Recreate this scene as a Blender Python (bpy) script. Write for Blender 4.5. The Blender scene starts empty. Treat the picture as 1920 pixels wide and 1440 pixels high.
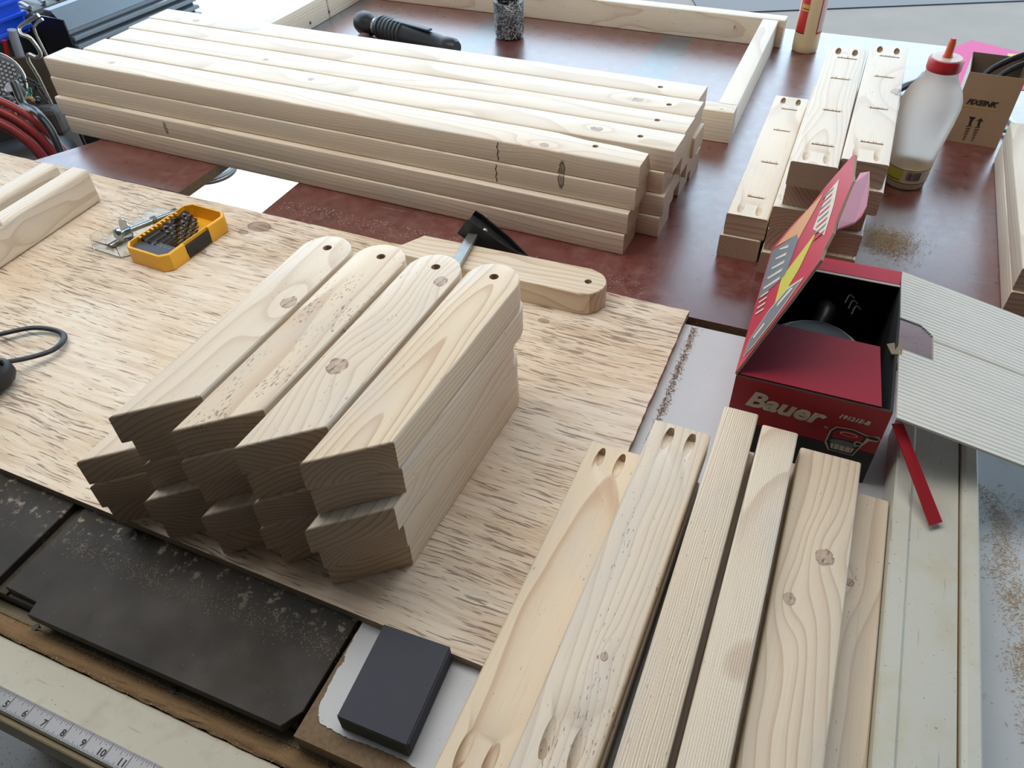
import bpy, bmesh, math, random
from mathutils import Vector, Matrix
S = bpy.context.scene
C = S.collection
R = math.radians
rng = random.Random(7)

# ---------------------------------------------------------------- camera
PITCH, ROLL, CAMH = R(43.35), R(-2.33), 0.7155
fw = Vector((0, math.cos(PITCH), -math.sin(PITCH))); up0 = Vector((0, math.sin(PITCH), math.cos(PITCH))); rt0 = Vector((1, 0, 0))
rt = math.cos(ROLL)*rt0 + math.sin(ROLL)*up0
up = -math.sin(ROLL)*rt0 + math.cos(ROLL)*up0
cd = bpy.data.cameras.new('camera'); cam = bpy.data.objects.new('camera', cd); C.objects.link(cam)
cd.sensor_width = 36; cd.lens = 36*1442/1920; cd.clip_start = 0.02
M = Matrix((rt, up, -fw)).transposed().to_4x4(); M.translation = (0, 0, CAMH)
cam.matrix_world = M
S.camera = cam
cd.dof.use_dof = False

# ---------------------------------------------------------------- light
w = bpy.data.worlds.new('sky'); S.world = w; w.use_nodes = True
bg = w.node_tree.nodes['Background']
bg.inputs['Color'].default_value = (0.64, 0.83, 1.0, 1)
bg.inputs['Strength'].default_value = 2.85
sl = bpy.data.lights.new('sun', 'SUN'); sun = bpy.data.objects.new('sun', sl); C.objects.link(sun)
sl.energy = 7; sl.angle = R(2); sl.color = (1, .96, .9)
sun.rotation_euler = (R(-18), R(0), 0)          # from the far side, high
sun.location = (0, 8, 10)
ll = bpy.data.lights.new('added_fill', 'AREA'); fill = bpy.data.objects.new('added_fill', ll); C.objects.link(fill)  # added fill light over the stacks, no fixture behind it
ll.shape = 'RECTANGLE'; ll.size = 2.6; ll.size_y = .8; ll.energy = 23; ll.color = (1.0, .97, .93)
fill.location = (-.45, 1.1, 1.66)
S.view_settings.view_transform = 'Standard'; S.view_settings.look = 'None'
S.view_settings.gamma = 1; S.view_settings.use_curve_mapping = False
S.view_settings.exposure = 0.38
FLOOR = -0.85

# ---------------------------------------------------------------- node helpers
class G:
    def __init__(s, name):
        m = bpy.data.materials.new(name); m.use_nodes = True
        s.m = m; s.t = m.node_tree; s.b = s.t.nodes['Principled BSDF']
    def n(s, typ, **kw):
        nd = s.t.nodes.new(typ)
        for k, v in kw.items(): setattr(nd, k, v)
        return nd
    def l(s, a, b): s.t.links.new(a, b)
    def set(s, sock, v):
        if v is None: return
        if isinstance(v, bpy.types.NodeSocket): s.l(v, sock)
        elif isinstance(v, (tuple, list)) and len(v) == 3 and sock.type == 'RGBA': sock.default_value = (*v, 1)
        else: sock.default_value = v
    def math(s, op, a, b=None, c=None, clamp=False):
        nd = s.n('ShaderNodeMath', operation=op, use_clamp=clamp)
        s.set(nd.inputs[0], a); s.set(nd.inputs[1], b); s.set(nd.inputs[2], c)
        return nd.outputs[0]
    def obj(s): return s.n('ShaderNodeTexCoord').outputs['Object']
    def sep(s, v):
        nd = s.n('ShaderNodeSeparateXYZ'); s.l(v, nd.inputs[0]); return nd.outputs
    def comb(s, x, y, z):
        nd = s.n('ShaderNodeCombineXYZ'); s.set(nd.inputs[0], x); s.set(nd.inputs[1], y); s.set(nd.inputs[2], z); return nd.outputs[0]
    def scale(s, v, sc, off=(0, 0, 0)):
        nd = s.n('ShaderNodeMapping'); s.set(nd.inputs['Vector'], v); nd.inputs['Scale'].default_value = sc
        s.set(nd.inputs['Location'], off); return nd.outputs[0]
    def noise(s, v, sc=1, detail=2, rough=.5, dist=0):
        nd = s.n('ShaderNodeTexNoise'); s.set(nd.inputs['Vector'], v); nd.inputs['Scale'].default_value = sc
        nd.inputs['Detail'].default_value = detail; nd.inputs['Roughness'].default_value = rough; nd.inputs['Distortion'].default_value = dist
        return nd.outputs['Fac']
    def ramp(s, f, stops):
        nd = s.n('ShaderNodeValToRGB'); s.set(nd.inputs[0], f); e = nd.color_ramp.elements
        while len(e) < len(stops): e.new(.5)
        for el, (p, c) in zip(e, stops):
            el.position = p; el.color = (c, c, c, 1) if isinstance(c, (int, float)) else (*c, 1)
        return nd.outputs[0]
    def mix(s, f, a, b, mode='MIX'):
        nd = s.n('ShaderNodeMix', data_type='RGBA', blend_type=mode)
        s.set(nd.inputs[0], f); s.set(nd.inputs[6], a); s.set(nd.inputs[7], b); return nd.outputs[2]
    def bump(s, h, strength=.3, dist=.001):
        nd = s.n('ShaderNodeBump'); nd.inputs['Strength'].default_value = strength; nd.inputs['Distance'].default_value = dist
        s.l(h, nd.inputs['Height']); s.l(nd.outputs[0], s.b.inputs['Normal'])
    def attr(s, name):
        nd = s.n('ShaderNodeAttribute', attribute_type='OBJECT', attribute_name=name); return nd
    def fin(s, col=None, rough=None, metal=None, spec=None):
        if col is not None: s.set(s.b.inputs['Base Color'], col)
        if rough is not None: s.set(s.b.inputs['Roughness'], rough)
        if metal is not None: s.set(s.b.inputs['Metallic'], metal)
        if spec is not None: s.set(s.b.inputs['Specular IOR Level'], spec)
        return s.m

def plain(name, col, rough=.5, metal=0, var=.12, sc=60, spec=.5, bump=0):
    g = G(name); o = g.obj()
    f = g.noise(o, sc, 4, .6)
    c = g.mix(f, tuple(x*(1-var) for x in col), tuple(min(1, x*(1+var)) for x in col))
    if bump: g.bump(f, bump, .0006)
    return g.fin(c, rough, metal, spec)

# ---- pine: growth rings round a pith line, fibres, knots and pits
def pine_mat():
    g = G('sanded_pine'); o = g.obj(); x, y, z = g.sep(o)
    pa = g.attr('pith'); cy, cz, sp = g.sep(pa.outputs['Vector'])
    tn = g.attr('tone'); tint, pits, saw = g.sep(tn.outputs['Vector'])
    oi = g.n('ShaderNodeObjectInfo').outputs['Random']
    seed = g.math('MULTIPLY', oi, 37.0)
    sv = g.comb(seed, seed, seed)
    low = g.noise(g.scale(o, (5, 14, 14), sv), 1, 2, .5)
    low2 = g.noise(g.scale(o, (3.1, 9, 9), g.comb(g.math('ADD', seed, 9.0), seed, seed)), 1, 1, .5)
    kn_r = None; knot_mask = None; kdist = None; slope = None
    for nm in ('knota', 'knotb'):
        k = g.attr(nm); kx, ky, kr = g.sep(k.outputs['Vector'])
        dx = g.math('DIVIDE', g.math('SUBTRACT', x, kx), 1.25); dy = g.math('SUBTRACT', y, ky)
        d = g.math('SQRT', g.math('ADD', g.math('MULTIPLY', dx, dx), g.math('MULTIPLY', dy, dy)))
        wob = g.math('MULTIPLY', g.math('SUBTRACT', g.noise(g.scale(o, (70, 85, 30)), 1, 3, .6), .5), g.math('MULTIPLY', kr, 1.1))
        u = g.math('DIVIDE', g.math('ADD', d, wob), kr)
        dxw = g.math('DIVIDE', dx, 2.0)
        dw = g.math('DIVIDE', g.math('ADD', g.math('MULTIPLY', dxw, dxw), g.math('MULTIPLY', dy, dy)), g.math('MULTIPLY', g.math('MULTIPLY', kr, kr), 7.0))
        bulge = g.math('MULTIPLY', g.math('EXPONENT', g.math('MULTIPLY', dw, -1.0)), g.math('MULTIPLY', kr, 1.5))
        msk = g.ramp(u, [(0, 1.0), (.8, 1.0), (1.0, 0.0)])
        rr = g.math('SINE', g.math('MULTIPLY', u, 16.0))
        kn_r = bulge if kn_r is None else g.math('ADD', kn_r, bulge)
        knot_mask = msk if knot_mask is None else g.math('MAXIMUM', knot_mask, msk)
        ckl = g.math('ABSOLUTE', g.math('ADD', g.math('ADD', dy, g.math('MULTIPLY', dx, .35)), g.math('MULTIPLY', g.math('SUBTRACT', g.noise(g.scale(o, (160, 160, 10)), 1, 2), .5), .006)))
        ckm = g.math('MULTIPLY', g.math('LESS_THAN', ckl, g.math('MULTIPLY', kr, .10)), g.math('LESS_THAN', u, .85))
        edge = g.ramp(u, [(0, .55), (.1, .25), (.7, .1), (.85, .9), (.98, .75), (1.0, 0.0)])
        edge = g.math('MAXIMUM', edge, ckm)
        kdist = edge if kdist is None else g.math('MAXIMUM', kdist, edge)
    yy = g.math('ADD', g.math('SUBTRACT', y, cy), g.math('MULTIPLY', g.math('SUBTRACT', low, .5), .022))
    zz = g.math('ADD', g.math('SUBTRACT', z, cz), g.math('MULTIPLY', g.math('SUBTRACT', low2, .5), .02))
    r = g.math('SQRT', g.math('ADD', g.math('MULTIPLY', yy, yy), g.math('MULTIPLY', zz, zz)))
    r = g.math('ADD', g.math('ADD', r, g.math('MULTIPLY', x, .022)), kn_r)
    ring = g.math('DIVIDE', r, sp)
    ring = g.math('ADD', ring, g.math('MULTIPLY', g.noise(g.comb(g.math('MULTIPLY', r, 60.0), 0.0, seed), 1, 1), 1.6))
    fr = g.math('FRACT', ring)
    late = g.ramp(fr, [(0, 0.0), (.35, .05), (.72, .35), (.9, 1.0), (.965, 1.0), (1.0, 0.0)])
    fib = g.noise(g.scale(o, (14, 700, 700), sv), 1, 3, .6)
    fib2 = g.noise(g.scale(o, (5, 110, 110), sv), 1, 2, .6)
    light = g.mix(tint, (.78, .69, .565), (.80, .66, .46))
    dark = g.mix(tint, (.50, .37, .26), (.56, .35, .20))
    c = g.mix(g.math('MULTIPLY', late, g.math('ADD', .50, g.math('MULTIPLY', tint, .45))), light, dark)
    c = g.mix(g.math('MULTIPLY', fib2, .35), c, (.72, .60, .47))
    c = g.mix(g.ramp(g.noise(g.scale(o, (6, 22, 22), sv), 1, 2), [(.55, 0.0), (.72, .45)]), c, (.62, .59, .55))
    c = g.mix(g.math('MULTIPLY', g.ramp(fib, [(.55, 0.0), (.75, 1.0)]), .22), c, (.40, .27, .18))
    # pits and torn grain: short dark dashes
    pn = g.noise(g.scale(o, (130, 620, 620), sv), 1, 1, .5)
    pm = g.noise(g.scale(o, (10, 45, 45), g.comb(g.math('ADD', seed, 5.0), seed, seed)), 1, 2)
    thr = g.math('MULTIPLY', g.math('GREATER_THAN', pn, g.math('SUBTRACT', .80, g.math('MULTIPLY', pits, g.ramp(pm, [(.42, .0), (.68, .26)]))), 0.0), 1.0)
    c = g.mix(g.math('MULTIPLY', thr, .75), c, (.13, .085, .06))
    # knots
    c = g.mix(g.math('MULTIPLY', knot_mask, .6), c, g.mix(g.noise(g.scale(o, (220, 90, 40)), 1, 4, .7), (.20, .11, .07), (.62, .44, .32)))
    c = g.mix(g.math('MULTIPLY', g.math('MULTIPLY', kdist, g.ramp(g.noise(g.scale(o, (120, 160, 60)), 1, 2), [(.38, .15), (.6, 1.0)])), .8), c, (.09, .05, .035))
    # knot seen on a narrow side: dark upright crack with a pale eye
    k = g.attr('knotc'); kx, kz, kr = g.sep(k.outputs['Vector'])
    dxc = g.math('ADD', g.math('SUBTRACT', x, kx), g.math('MULTIPLY', g.math('SUBTRACT', g.noise(g.scale(o, (20, 20, 160)), 1, 2), .5), .007)); dzc = g.math('DIVIDE', g.math('SUBTRACT', z, kz), 3.2)
    uc = g.math('DIVIDE', g.math('SQRT', g.math('ADD', g.math('MULTIPLY', dxc, dxc), g.math('MULTIPLY', dzc, dzc))), kr)
    sidef = g.math('LESS_THAN', y, .0026)
    c = g.mix(g.math('MULTIPLY', sidef, g.ramp(uc, [(0, .75), (.45, .45), (.75, .95), (1.0, 0.0)])), c, (.04, .022, .018))
    # end grain is a darker brown
    ge = g.n('ShaderNodeNewGeometry'); vt = g.n('ShaderNodeVectorTransform', vector_type='NORMAL', convert_from='WORLD', convert_to='OBJECT')
    g.l(ge.outputs['True Normal'], vt.inputs[0]); nx = g.math('ABSOLUTE', g.sep(vt.outputs[0])[0])
    end = g.ramp(nx, [(.45, 0.0), (.6, 1.0)])
    c = g.mix(g.math('MULTIPLY', end, .75), c, g.mix(g.math('MULTIPLY', late, .8), (.42, .28, .18), (.20, .12, .07)))
    sawn = g.math('MULTIPLY', saw, g.math('SINE', g.math('MULTIPLY', g.math('ADD', y, g.math('MULTIPLY', low, .004)), 2900.0)))
    sawx = g.math('MULTIPLY', saw, g.math('SINE', g.math('MULTIPLY', g.math('ADD', x, g.math('ADD', g.math('MULTIPLY', low2, .02), g.math('MULTIPLY', fib, .002))), 1500.0)))
    h = g.math('ADD', g.math('MULTIPLY', fib, .5), g.math('MULTIPLY', late, .35))
    h = g.math('SUBTRACT', h, g.math('MULTIPLY', thr, 1.0))
    h = g.math('SUBTRACT', h, g.math('MULTIPLY', kdist, 1.2))
    h = g.math('ADD', h, g.math('ADD', g.math('MULTIPLY', sawn, .5), g.math('MULTIPLY', sawx, .16)))
    g.bump(h, .45, .0007)
    return g.fin(c, .42, 0, .55)
PINE = pine_mat()

def ply_mat():
    g = G('weathered_plywood_face'); o = g.obj(); x, y, z = g.sep(o)
    wv = g.math('MULTIPLY', g.math('SUBTRACT', g.noise(o, 6, 3), .5), .022)
    p = g.comb(x, g.math('ADD', y, wv), z)
    patch = g.noise(g.scale(o, (3.2, 6, 1)), 1, 3, .6)
    c = g.ramp(patch, [(.25, (.66, .49, .33)), (.45, (.76, .62, .46)), (.6, (.83, .73, .60)), (.8, (.70, .54, .39))])
    streak = g.noise(g.scale(p, (7, 95, 1)), 1, 4, .65)
    c = g.mix(g.ramp(streak, [(.35, .55), (.55, 0.0)]), c, (.50, .34, .22))
    c = g.mix(g.ramp(g.noise(g.scale(p, (9, 210, 1)), 1, 3), [(.5, 0.0), (.75, .6)]), c, (.78, .68, .56))
    cr = g.noise(g.scale(p, (17, 250, 1), (3, 1, 0)), 1, 2, .55, .25)
    area = g.ramp(g.noise(g.scale(o, (5, 7, 1), (7, 2, 0)), 1, 2), [(.30, .0), (.62, .095)])
    crack = g.ramp(g.math('ADD', cr, area), [(.67, 0.0), (.715, 1.0)])
    cr2 = g.noise(g.scale(p, (30, 420, 1), (9, 4, 0)), 1, 2, .5, .2)
    crack2 = g.ramp(g.math('ADD', cr2, area), [(.69, 0.0), (.74, .8)])
    ck = g.math('MAXIMUM', crack, crack2)
    c = g.mix(g.math('MULTIPLY', ck, .7), c, (.17, .10, .07))
    for kx, ky, kr in ((.475, -.01-.03, .016), (.46, -.065, .007), (1.03, -.10, .006), (.03, -.46, .012), (.43, -.14, .008)):
        dx = g.math('DIVIDE', g.math('SUBTRACT', x, kx), 1.5); dy = g.math('SUBTRACT', y, ky)
        d = g.math('DIVIDE', g.math('SQRT', g.math('ADD', g.math('MULTIPLY', dx, dx), g.math('MULTIPLY', dy, dy))), kr)
        c = g.mix(g.ramp(d, [(0, .6), (.75, .5), (.9, .8), (1.0, 0.0)]), c, (.20, .12, .08))
    h = g.math('SUBTRACT', g.math('MULTIPLY', streak, 1.2), g.math('MULTIPLY', ck, 2.0))
    g.bump(h, .6, .0016)
    return g.fin(c, .62, 0, .35)
def ply_edge_mat():
    g = G('plywood_edge_layers'); o = g.obj(); x, y, z = g.sep(o)
    f = g.math('FRACT', g.math('MULTIPLY', z, 250.0))
    c = g.mix(g.ramp(f, [(0, 0.0), (.45, 0.0), (.5, 1.0), (1.0, 1.0)]), (.42, .31, .20), (.30, .21, .14))
    c = g.mix(g.noise(g.scale(o, (30, 30, 300)), 1, 3), c, (.36, .27, .19)); return g.fin(c, .7)

def red_mat():
    g = G('worn_red_painted_board'); o = g.obj(); x, y, z = g.sep(o)
    n1 = g.noise(o, 5, 5, .6); n2 = g.noise(o, 40, 4, .7)
    c = g.ramp(n1, [(.3, (.085, .013, .010)), (.55, (.135, .022, .018)), (.75, (.17, .05, .042))])
    # old blue painted stripes across the board
    st = g.math('FRACT', g.math('MULTIPLY', g.math('ADD', x, g.math('MULTIPLY', n2, .02)), 2.1))
    band = g.math('MULTIPLY', g.ramp(st, [(.0, 0.0), (.30, 0.0), (.32, .8), (.46, .8), (.50, 0.0)]), g.ramp(y, [(.0, 0.0), (.60, 0.0), (.64, 1.0)]))
    c = g.mix(band, c, (.02, .05, .075))
    dust = g.math('MULTIPLY', g.ramp(n2, [(.45, 0.0), (.75, .5)]), g.ramp(g.noise(o, 9, 3), [(.35, .1), (.65, 1.0)]))
    c = g.mix(g.math('MULTIPLY', dust, .55), c, (.42, .34, .30))
    scr = g.ramp(g.noise(g.scale(o, (4, 260, 1)), 1, 2), [(.72, 0.0), (.76, .5)])
    c = g.mix(scr, c, (.45, .34, .3))
    spk = g.ramp(g.noise(o, 420, 1), [(.74, 0.0), (.77, .8)])
    c = g.mix(spk, c, (.55, .47, .38))
    g.bump(g.math('ADD', n2, g.noise(o, 300, 2)), .10, .001)
    g.b.inputs['Coat Weight'].default_value = .9; g.b.inputs['Coat Roughness'].default_value = .30; g.b.inputs['Coat IOR'].default_value = 1.85
    return g.fin(c, g.ramp(n2, [(.3, .24), (.7, .42)]), 0, .8)

def lam_mat(name='white_laminate', tintc=(.60, .63, .66)):
    g = G(name); o = g.obj()
    c = g.mix(g.noise(o, 12, 4, .6), tintc, tuple(v*.88 for v in tintc))
    c = g.mix(g.ramp(g.noise(o, 30, 3, .7), [(.66, 0.0), (.74, .5)]), c, (.45, .36, .24))
    c = g.mix(g.ramp(g.noise(o, 330, 2), [(.70, 0.0), (.74, .8)]), c, (.24, .18, .12))
    g.bump(g.noise(o, 500, 2), .06, .0005)
    return g.fin(c, .42, 0, .5)
def slate_mat():
    g = G('dark_slate_plate'); o = g.obj()
    n = g.noise(o, 9, 5, .65, .6)
    c = g.ramp(n, [(.3, (.016, .015, .013)), (.5, (.032, .026, .020)), (.7, (.045, .035, .028))])
    c = g.mix(g.ramp(g.noise(o, 500, 1), [(.75, 0.0), (.78, .6)]), c, (.35, .32, .28))
    x, y, z = g.sep(o)
    patch = g.math('MULTIPLY', g.ramp(g.noise(o, 70, 4, .7), [(.56, 0.0), (.66, .8)]), g.ramp(y, [(0, 0.0), (.06, 0.0), (.105, 1.0)]))
    c = g.mix(patch, c, (.40, .35, .27))
    g.bump(n, .3, .002)
    return g.fin(c, g.ramp(g.noise(o, 14, 3), [(.3, .42), (.7, .65)]), 0, .3)
def painted_mat(name, base, stain, rough=.45):
    g = G(name); o = g.obj()
    c = g.mix(g.ramp(g.noise(o, 18, 4, .7), [(.5, 0.0), (.72, .65)]), base, stain)
    c = g.mix(g.ramp(g.noise(o, 300, 2), [(.70, 0.0), (.74, .8)]), c, tuple(v*.3 for v in base))
    c = g.mix(g.ramp(g.noise(g.scale(o, (20, 200, 60)), 1, 2), [(.70, 0.0), (.76, .5)]), c, tuple(v*.45 for v in base))
    g.bump(g.noise(o, 60, 4), .12, .0008)
    return g.fin(c, rough)
def concrete_mat():
    g = G('speckled_concrete'); o = g.obj()
    c = g.mix(g.noise(o, 3, 5, .6), (.36, .33, .30), (.47, .43, .40))
    c = g.mix(g.ramp(g.noise(o, 1.3, 3), [(.5, 0.0), (.65, .35)]), c, (.34, .31, .29))
    c = g.mix(g.ramp(g.noise(o, 160, 2), [(.62, 0.0), (.68, .7)]), c, (.12, .10, .09))
    g.bump(g.noise(o, 120, 3), .15, .002)
    return g.fin(c, .75)
PLY, PLYE, RED, LAM, SLATE, CONC = ply_mat(), ply_edge_mat(), red_mat(), lam_mat(), slate_mat(), concrete_mat()
IVORY = painted_mat('ivory_painted_steel', (.56, .54, .44), (.38, .34, .24))
FENCEM = painted_mat('pale_aluminium_fence', (.62, .62, .55), (.58, .53, .36))
KHAKI = painted_mat('khaki_painted_steel', (.20, .16, .085), (.30, .25, .16), .5)
OSB = plain('particle_board_edge', (.21, .145, .085), .85, var=.5, sc=220, bump=.5)
DUST = plain('sawdust', (.60, .45, .29), .9, var=.4, sc=600)
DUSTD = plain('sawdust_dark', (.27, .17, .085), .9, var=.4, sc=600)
BLACK = plain('black_plastic', (.012, .012, .014), .4, var=.3)
BLACKM = plain('black_painted_metal', (.02, .022, .025), .35, .2, var=.3)
STEEL = plain('brushed_steel', (.45, .45, .44), .35, .9, var=.2, sc=120)
ZINC = plain('blue_zinc_steel', (.42, .50, .55), .22, .95, var=.15)
CHROME = plain('chrome', (.55, .52, .46), .25, .8, var=.15)
NAILM = plain('nail_steel', (.72, .72, .73), .38, .75, var=.1)
YELLOW = plain('yellow_plastic', (.86, .44, .022), .4, var=.06)
REDP = plain('red_printed_card', (.36, .008, .018), .42, var=.08, sc=200)
REDL = plain('red_card_top', (.30, .012, .032), .5, var=.10, sc=200, spec=.25)
GLAREC = plain('red_card_glare', (.50, .03, .06), .38, var=.15, sc=150)  # lid and rear flap red lightened towards pink for the glare on them
WHITEC = plain('white_card', (.66, .65, .60), .7, var=.05)
BROWNC = plain('brown_card', (.36, .235, .14), .75, var=.07, sc=90)
BROWNI = plain('brown_card_inside', (.20, .14, .095), .85, var=.1, sc=90)
CARDE = plain('cut_card_edge', (.30, .24, .17), .9, var=.4, sc=500)
INKW = plain('cream_print', (.62, .55, .44), .5, var=.02)
INKK = plain('black_print', (.015, .013, .013), .6, var=.02)
INKY = plain('yellow_print', (.55, .48, .05), .5, var=.1, sc=200)
INKG = plain('grey_print', (.16, .17, .18), .5, var=.25, sc=120)
INKO = plain('orange_print', (.62, .30, .14), .5, var=.1, sc=120)
INKO2 = plain('gold_print', (.55, .33, .06), .5, var=.05)
SPONGE = plain('grey_abrasive', (.085, .09, .112), .95, var=.45, sc=1800, bump=.9, spec=.25)
SPONGEF = plain('grey_foam', (.10, .105, .09), .95, var=.2, sc=600, bump=.4, spec=.2)
REDCAP = plain('red_cap_plastic', (.42, .012, .018), .35, var=.08)
ORANGEN = plain('orange_red_nozzle', (.55, .09, .02), .4, var=.3)
CREAM = plain('cream_glue_plastic', (.72, .56, .33), .35, var=.04)
LABELR = plain('red_label', (.48, .02, .02), .4, var=.06)
PINK = plain('pink_paper', (.82, .16, .38), .8, var=.03)
YPAPER = plain('yellow_paper', (.85, .74, .25), .8, var=.03)
GREENT = plain('green_tape', (.01, .28, .18), .35, var=.1)
HOSE = plain('red_rubber_hose', (.30, .035, .035), .42, var=.2, sc=40)
BLUE = plain('blue_plastic', (.004, .07, .62), .35, var=.1)
GREYC = plain('grey_blue_metal_cover', (.16, .20, .24), .38, .1, var=.08)
DARKJ = plain('dark_grey_casting', (.07, .065, .06), .6, .3, var=.4, sc=30)
BRASS = plain('dull_brass', (.35, .26, .15), .45, .7, var=.3)
PIPE = plain('grey_enamel_pipe', (.30, .33, .37), .4, var=.1)
WALLM = plain('drywall', (.20, .185, .17), .9, var=.05, sc=5)
CEILM = plain('ceiling_board', (.14, .13, .12), .9, var=.05, sc=5)
BARK = plain('dark_bark', (.035, .02, .015), .8, var=.3)
WOODLEG = plain('bench_leg_wood', (.30, .2, .12), .8, var=.2, sc=30)
PAPER = plain('printed_sheet', (.62, .63, .64), .7, var=.1, sc=30)

def glass_mat(name, col, rough, trans=1.0, ior=1.45, alpha=None):
    g = G(name); o = g.obj()
    g.b.inputs['Transmission Weight'].default_value = trans; g.b.inputs['IOR'].default_value = ior
    c = g.mix(g.noise(o, 40, 2), col, tuple(v*.97 for v in col))
    return g.fin(c, rough)
GLASS = glass_mat('clear_glass', (.96, .98, .98), .03)
CLEARP = glass_mat('clear_plastic', (.97, .98, .98), .08, ior=1.2)
MILKY = glass_mat('milky_plastic', (.98, .93, .85), .5, .75, ior=1.2)

# ---------------------------------------------------------------- mesh helpers
def link(name, me, mat, parent=None, loc=(0, 0, 0), rz=0, smooth=None, rot=None):
    o = bpy.data.objects.new(name, me); C.objects.link(o)
    if mat is not None:
        for m in (mat if isinstance(mat, (list, tuple)) else [mat]): me.materials.append(m)
    if smooth is not None:
        me.polygons.foreach_set('use_smooth', [True]*len(me.polygons)); me.set_sharp_from_angle(angle=R(smooth))
    o.location = loc; o.rotation_euler = rot if rot else (0, 0, rz)
    if parent: o.parent = parent
    return o
def tm(bm):
    me = bpy.data.meshes.new('m'); bmesh.ops.recalc_face_normals(bm, faces=bm.faces); bm.to_mesh(me); bm.free(); return me
def tag(o, label, cat, group=None, kind=None):
    o['label'] = label; o['category'] = cat
    if group: o['group'] = group
    if kind: o['kind'] = kind
    return o
def empty(name, loc, rz=0, label=None, cat=None, group=None):
    o = bpy.data.objects.new(name, None); C.objects.link(o); o.location = loc; o.rotation_euler = (0, 0, rz); o.empty_display_size = .02
    if label: tag(o, label, cat, group)
    return o
def struct(o, kind='structure'): o['kind'] = kind; return o
def bm_box(bm, lo, hi, bev=0, seg=2, mi=0):
    vs = [bm.verts.new((x, y, z)) for x in (lo[0], hi[0]) for y in (lo[1], hi[1]) for z in (lo[2], hi[2])]
    fs = [bm.faces.new([vs[i] for i in f]) for f in ((0, 1, 3, 2), (4, 6, 7, 5), (0, 4, 5, 1), (2, 3, 7, 6), (0, 2, 6, 4), (1, 5, 7, 3))]
    for f in fs: f.material_index = mi
    if bev:
        es = list({e for f in fs for e in f.edges})
        bmesh.ops.bevel(bm, geom=es, offset=bev, segments=seg, affect='EDGES', profile=.5)
def box(lo, hi, bev=0, seg=2):
    bm = bmesh.new(); bm_box(bm, lo, hi, bev, seg); return tm(bm)
def prism(outline, z0, z1, bev=0, seg=2, sides=False, mi_side=0):
    bm = bmesh.new()
    bot = [bm.verts.new((x, y, z0)) for x, y in outline]; top = [bm.verts.new((x, y, z1)) for x, y in outline]
    n = len(outline); ft = bm.faces.new(top); fb = bm.faces.new(bot[::-1]); sf = []
    for i in range(n): sf.append(bm.faces.new((bot[i], bot[(i+1) % n], top[(i+1) % n], top[i])))
    for f in sf: f.material_index = mi_side
    if bev:
        es = list(set(ft.edges) | set(fb.edges))
        if sides: es = list({e for f in bm.faces for e in f.edges})
        bmesh.ops.bevel(bm, geom=es, offset=bev, segments=seg, affect='EDGES', profile=.5)
    return tm(bm)
def lathe(prof, n=32, sx=1, sy=1, cap=True):
    bm = bmesh.new(); rings = []
    for r, z in prof:
        rings.append([bm.verts.new((r*sx*math.cos(2*math.pi*i/n), r*sy*math.sin(2*math.pi*i/n), z)) for i in range(n)])
    for a, b in zip(rings, rings[1:]):
        for i in range(n): bm.faces.new((a[i], a[(i+1) % n], b[(i+1) % n], b[i]))
    if cap:
        bm.faces.new(rings[0][::-1]); bm.faces.new(rings[-1])
    return tm(bm)
def catmull(pts, k=8):
    P = [Vector(p) for p in pts]; P = [P[0]*2-P[1]] + P + [P[-1]*2-P[-2]]; out = []
    for i in range(1, len(P)-2):
        for j in range(k):
            t = j/k; a, b, c, d = P[i-1:i+3]
            out.append(.5*((2*b)+(-a+c)*t+(2*a-5*b+4*c-d)*t*t+(-a+3*b-3*c+d)*t**3))
    out.append(P[-2]); return out
def bm_tube(bm, pts, r, n=10, flat=1.0, mi=0):
    pts = [Vector(p) for p in pts]; rings = []; prev = None
    for i, p in enumerate(pts):
        d = (pts[min(i+1, len(pts)-1)]-pts[max(i-1, 0)]).normalized()
        if prev is None:
            a = d.cross(Vector((0, 0, 1)))
            if a.length < .1: a = d.cross(Vector((1, 0, 0)))
        else: a = prev - d*prev.dot(d)
        a.normalize(); prev = a; b = d.cross(a)
        rr = r[i] if isinstance(r, (list, tuple)) else r
        rings.append([bm.verts.new(p+rr*(math.cos(2*math.pi*k/n)*a+flat*math.sin(2*math.pi*k/n)*b)) for k in range(n)])
    for u, v in zip(rings, rings[1:]):
        for k in range(n): bm.faces.new((u[k], u[(k+1) % n], v[(k+1) % n], v[k])).material_index = mi
    bm.faces.new(rings[0][::-1]).material_index = mi; bm.faces.new(rings[-1]).material_index = mi
def tube(pts, r, n=10, smooth=True, k=8, flat=1.0):
    bm = bmesh.new(); bm_tube(bm, catmull(pts, k) if smooth else pts, r, n, flat); return tm(bm)
def quad_panel(p, th):
    """flat sheet through corners p (world/local), thickened along its normal"""
    P = [Vector(q) for q in p]; nn = (P[1]-P[0]).cross(P[-1]-P[0]).normalized()*th
    bm = bmesh.new(); a = [bm.verts.new(q) for q in P]; b = [bm.verts.new(q+nn) for q in P]; n = len(P)
    bm.faces.new(a[::-1]); bm.faces.new(b)
    for i in range(n): bm.faces.new((a[i], a[(i+1) % n], b[(i+1) % n], b[i]))
    return tm(bm)
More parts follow.
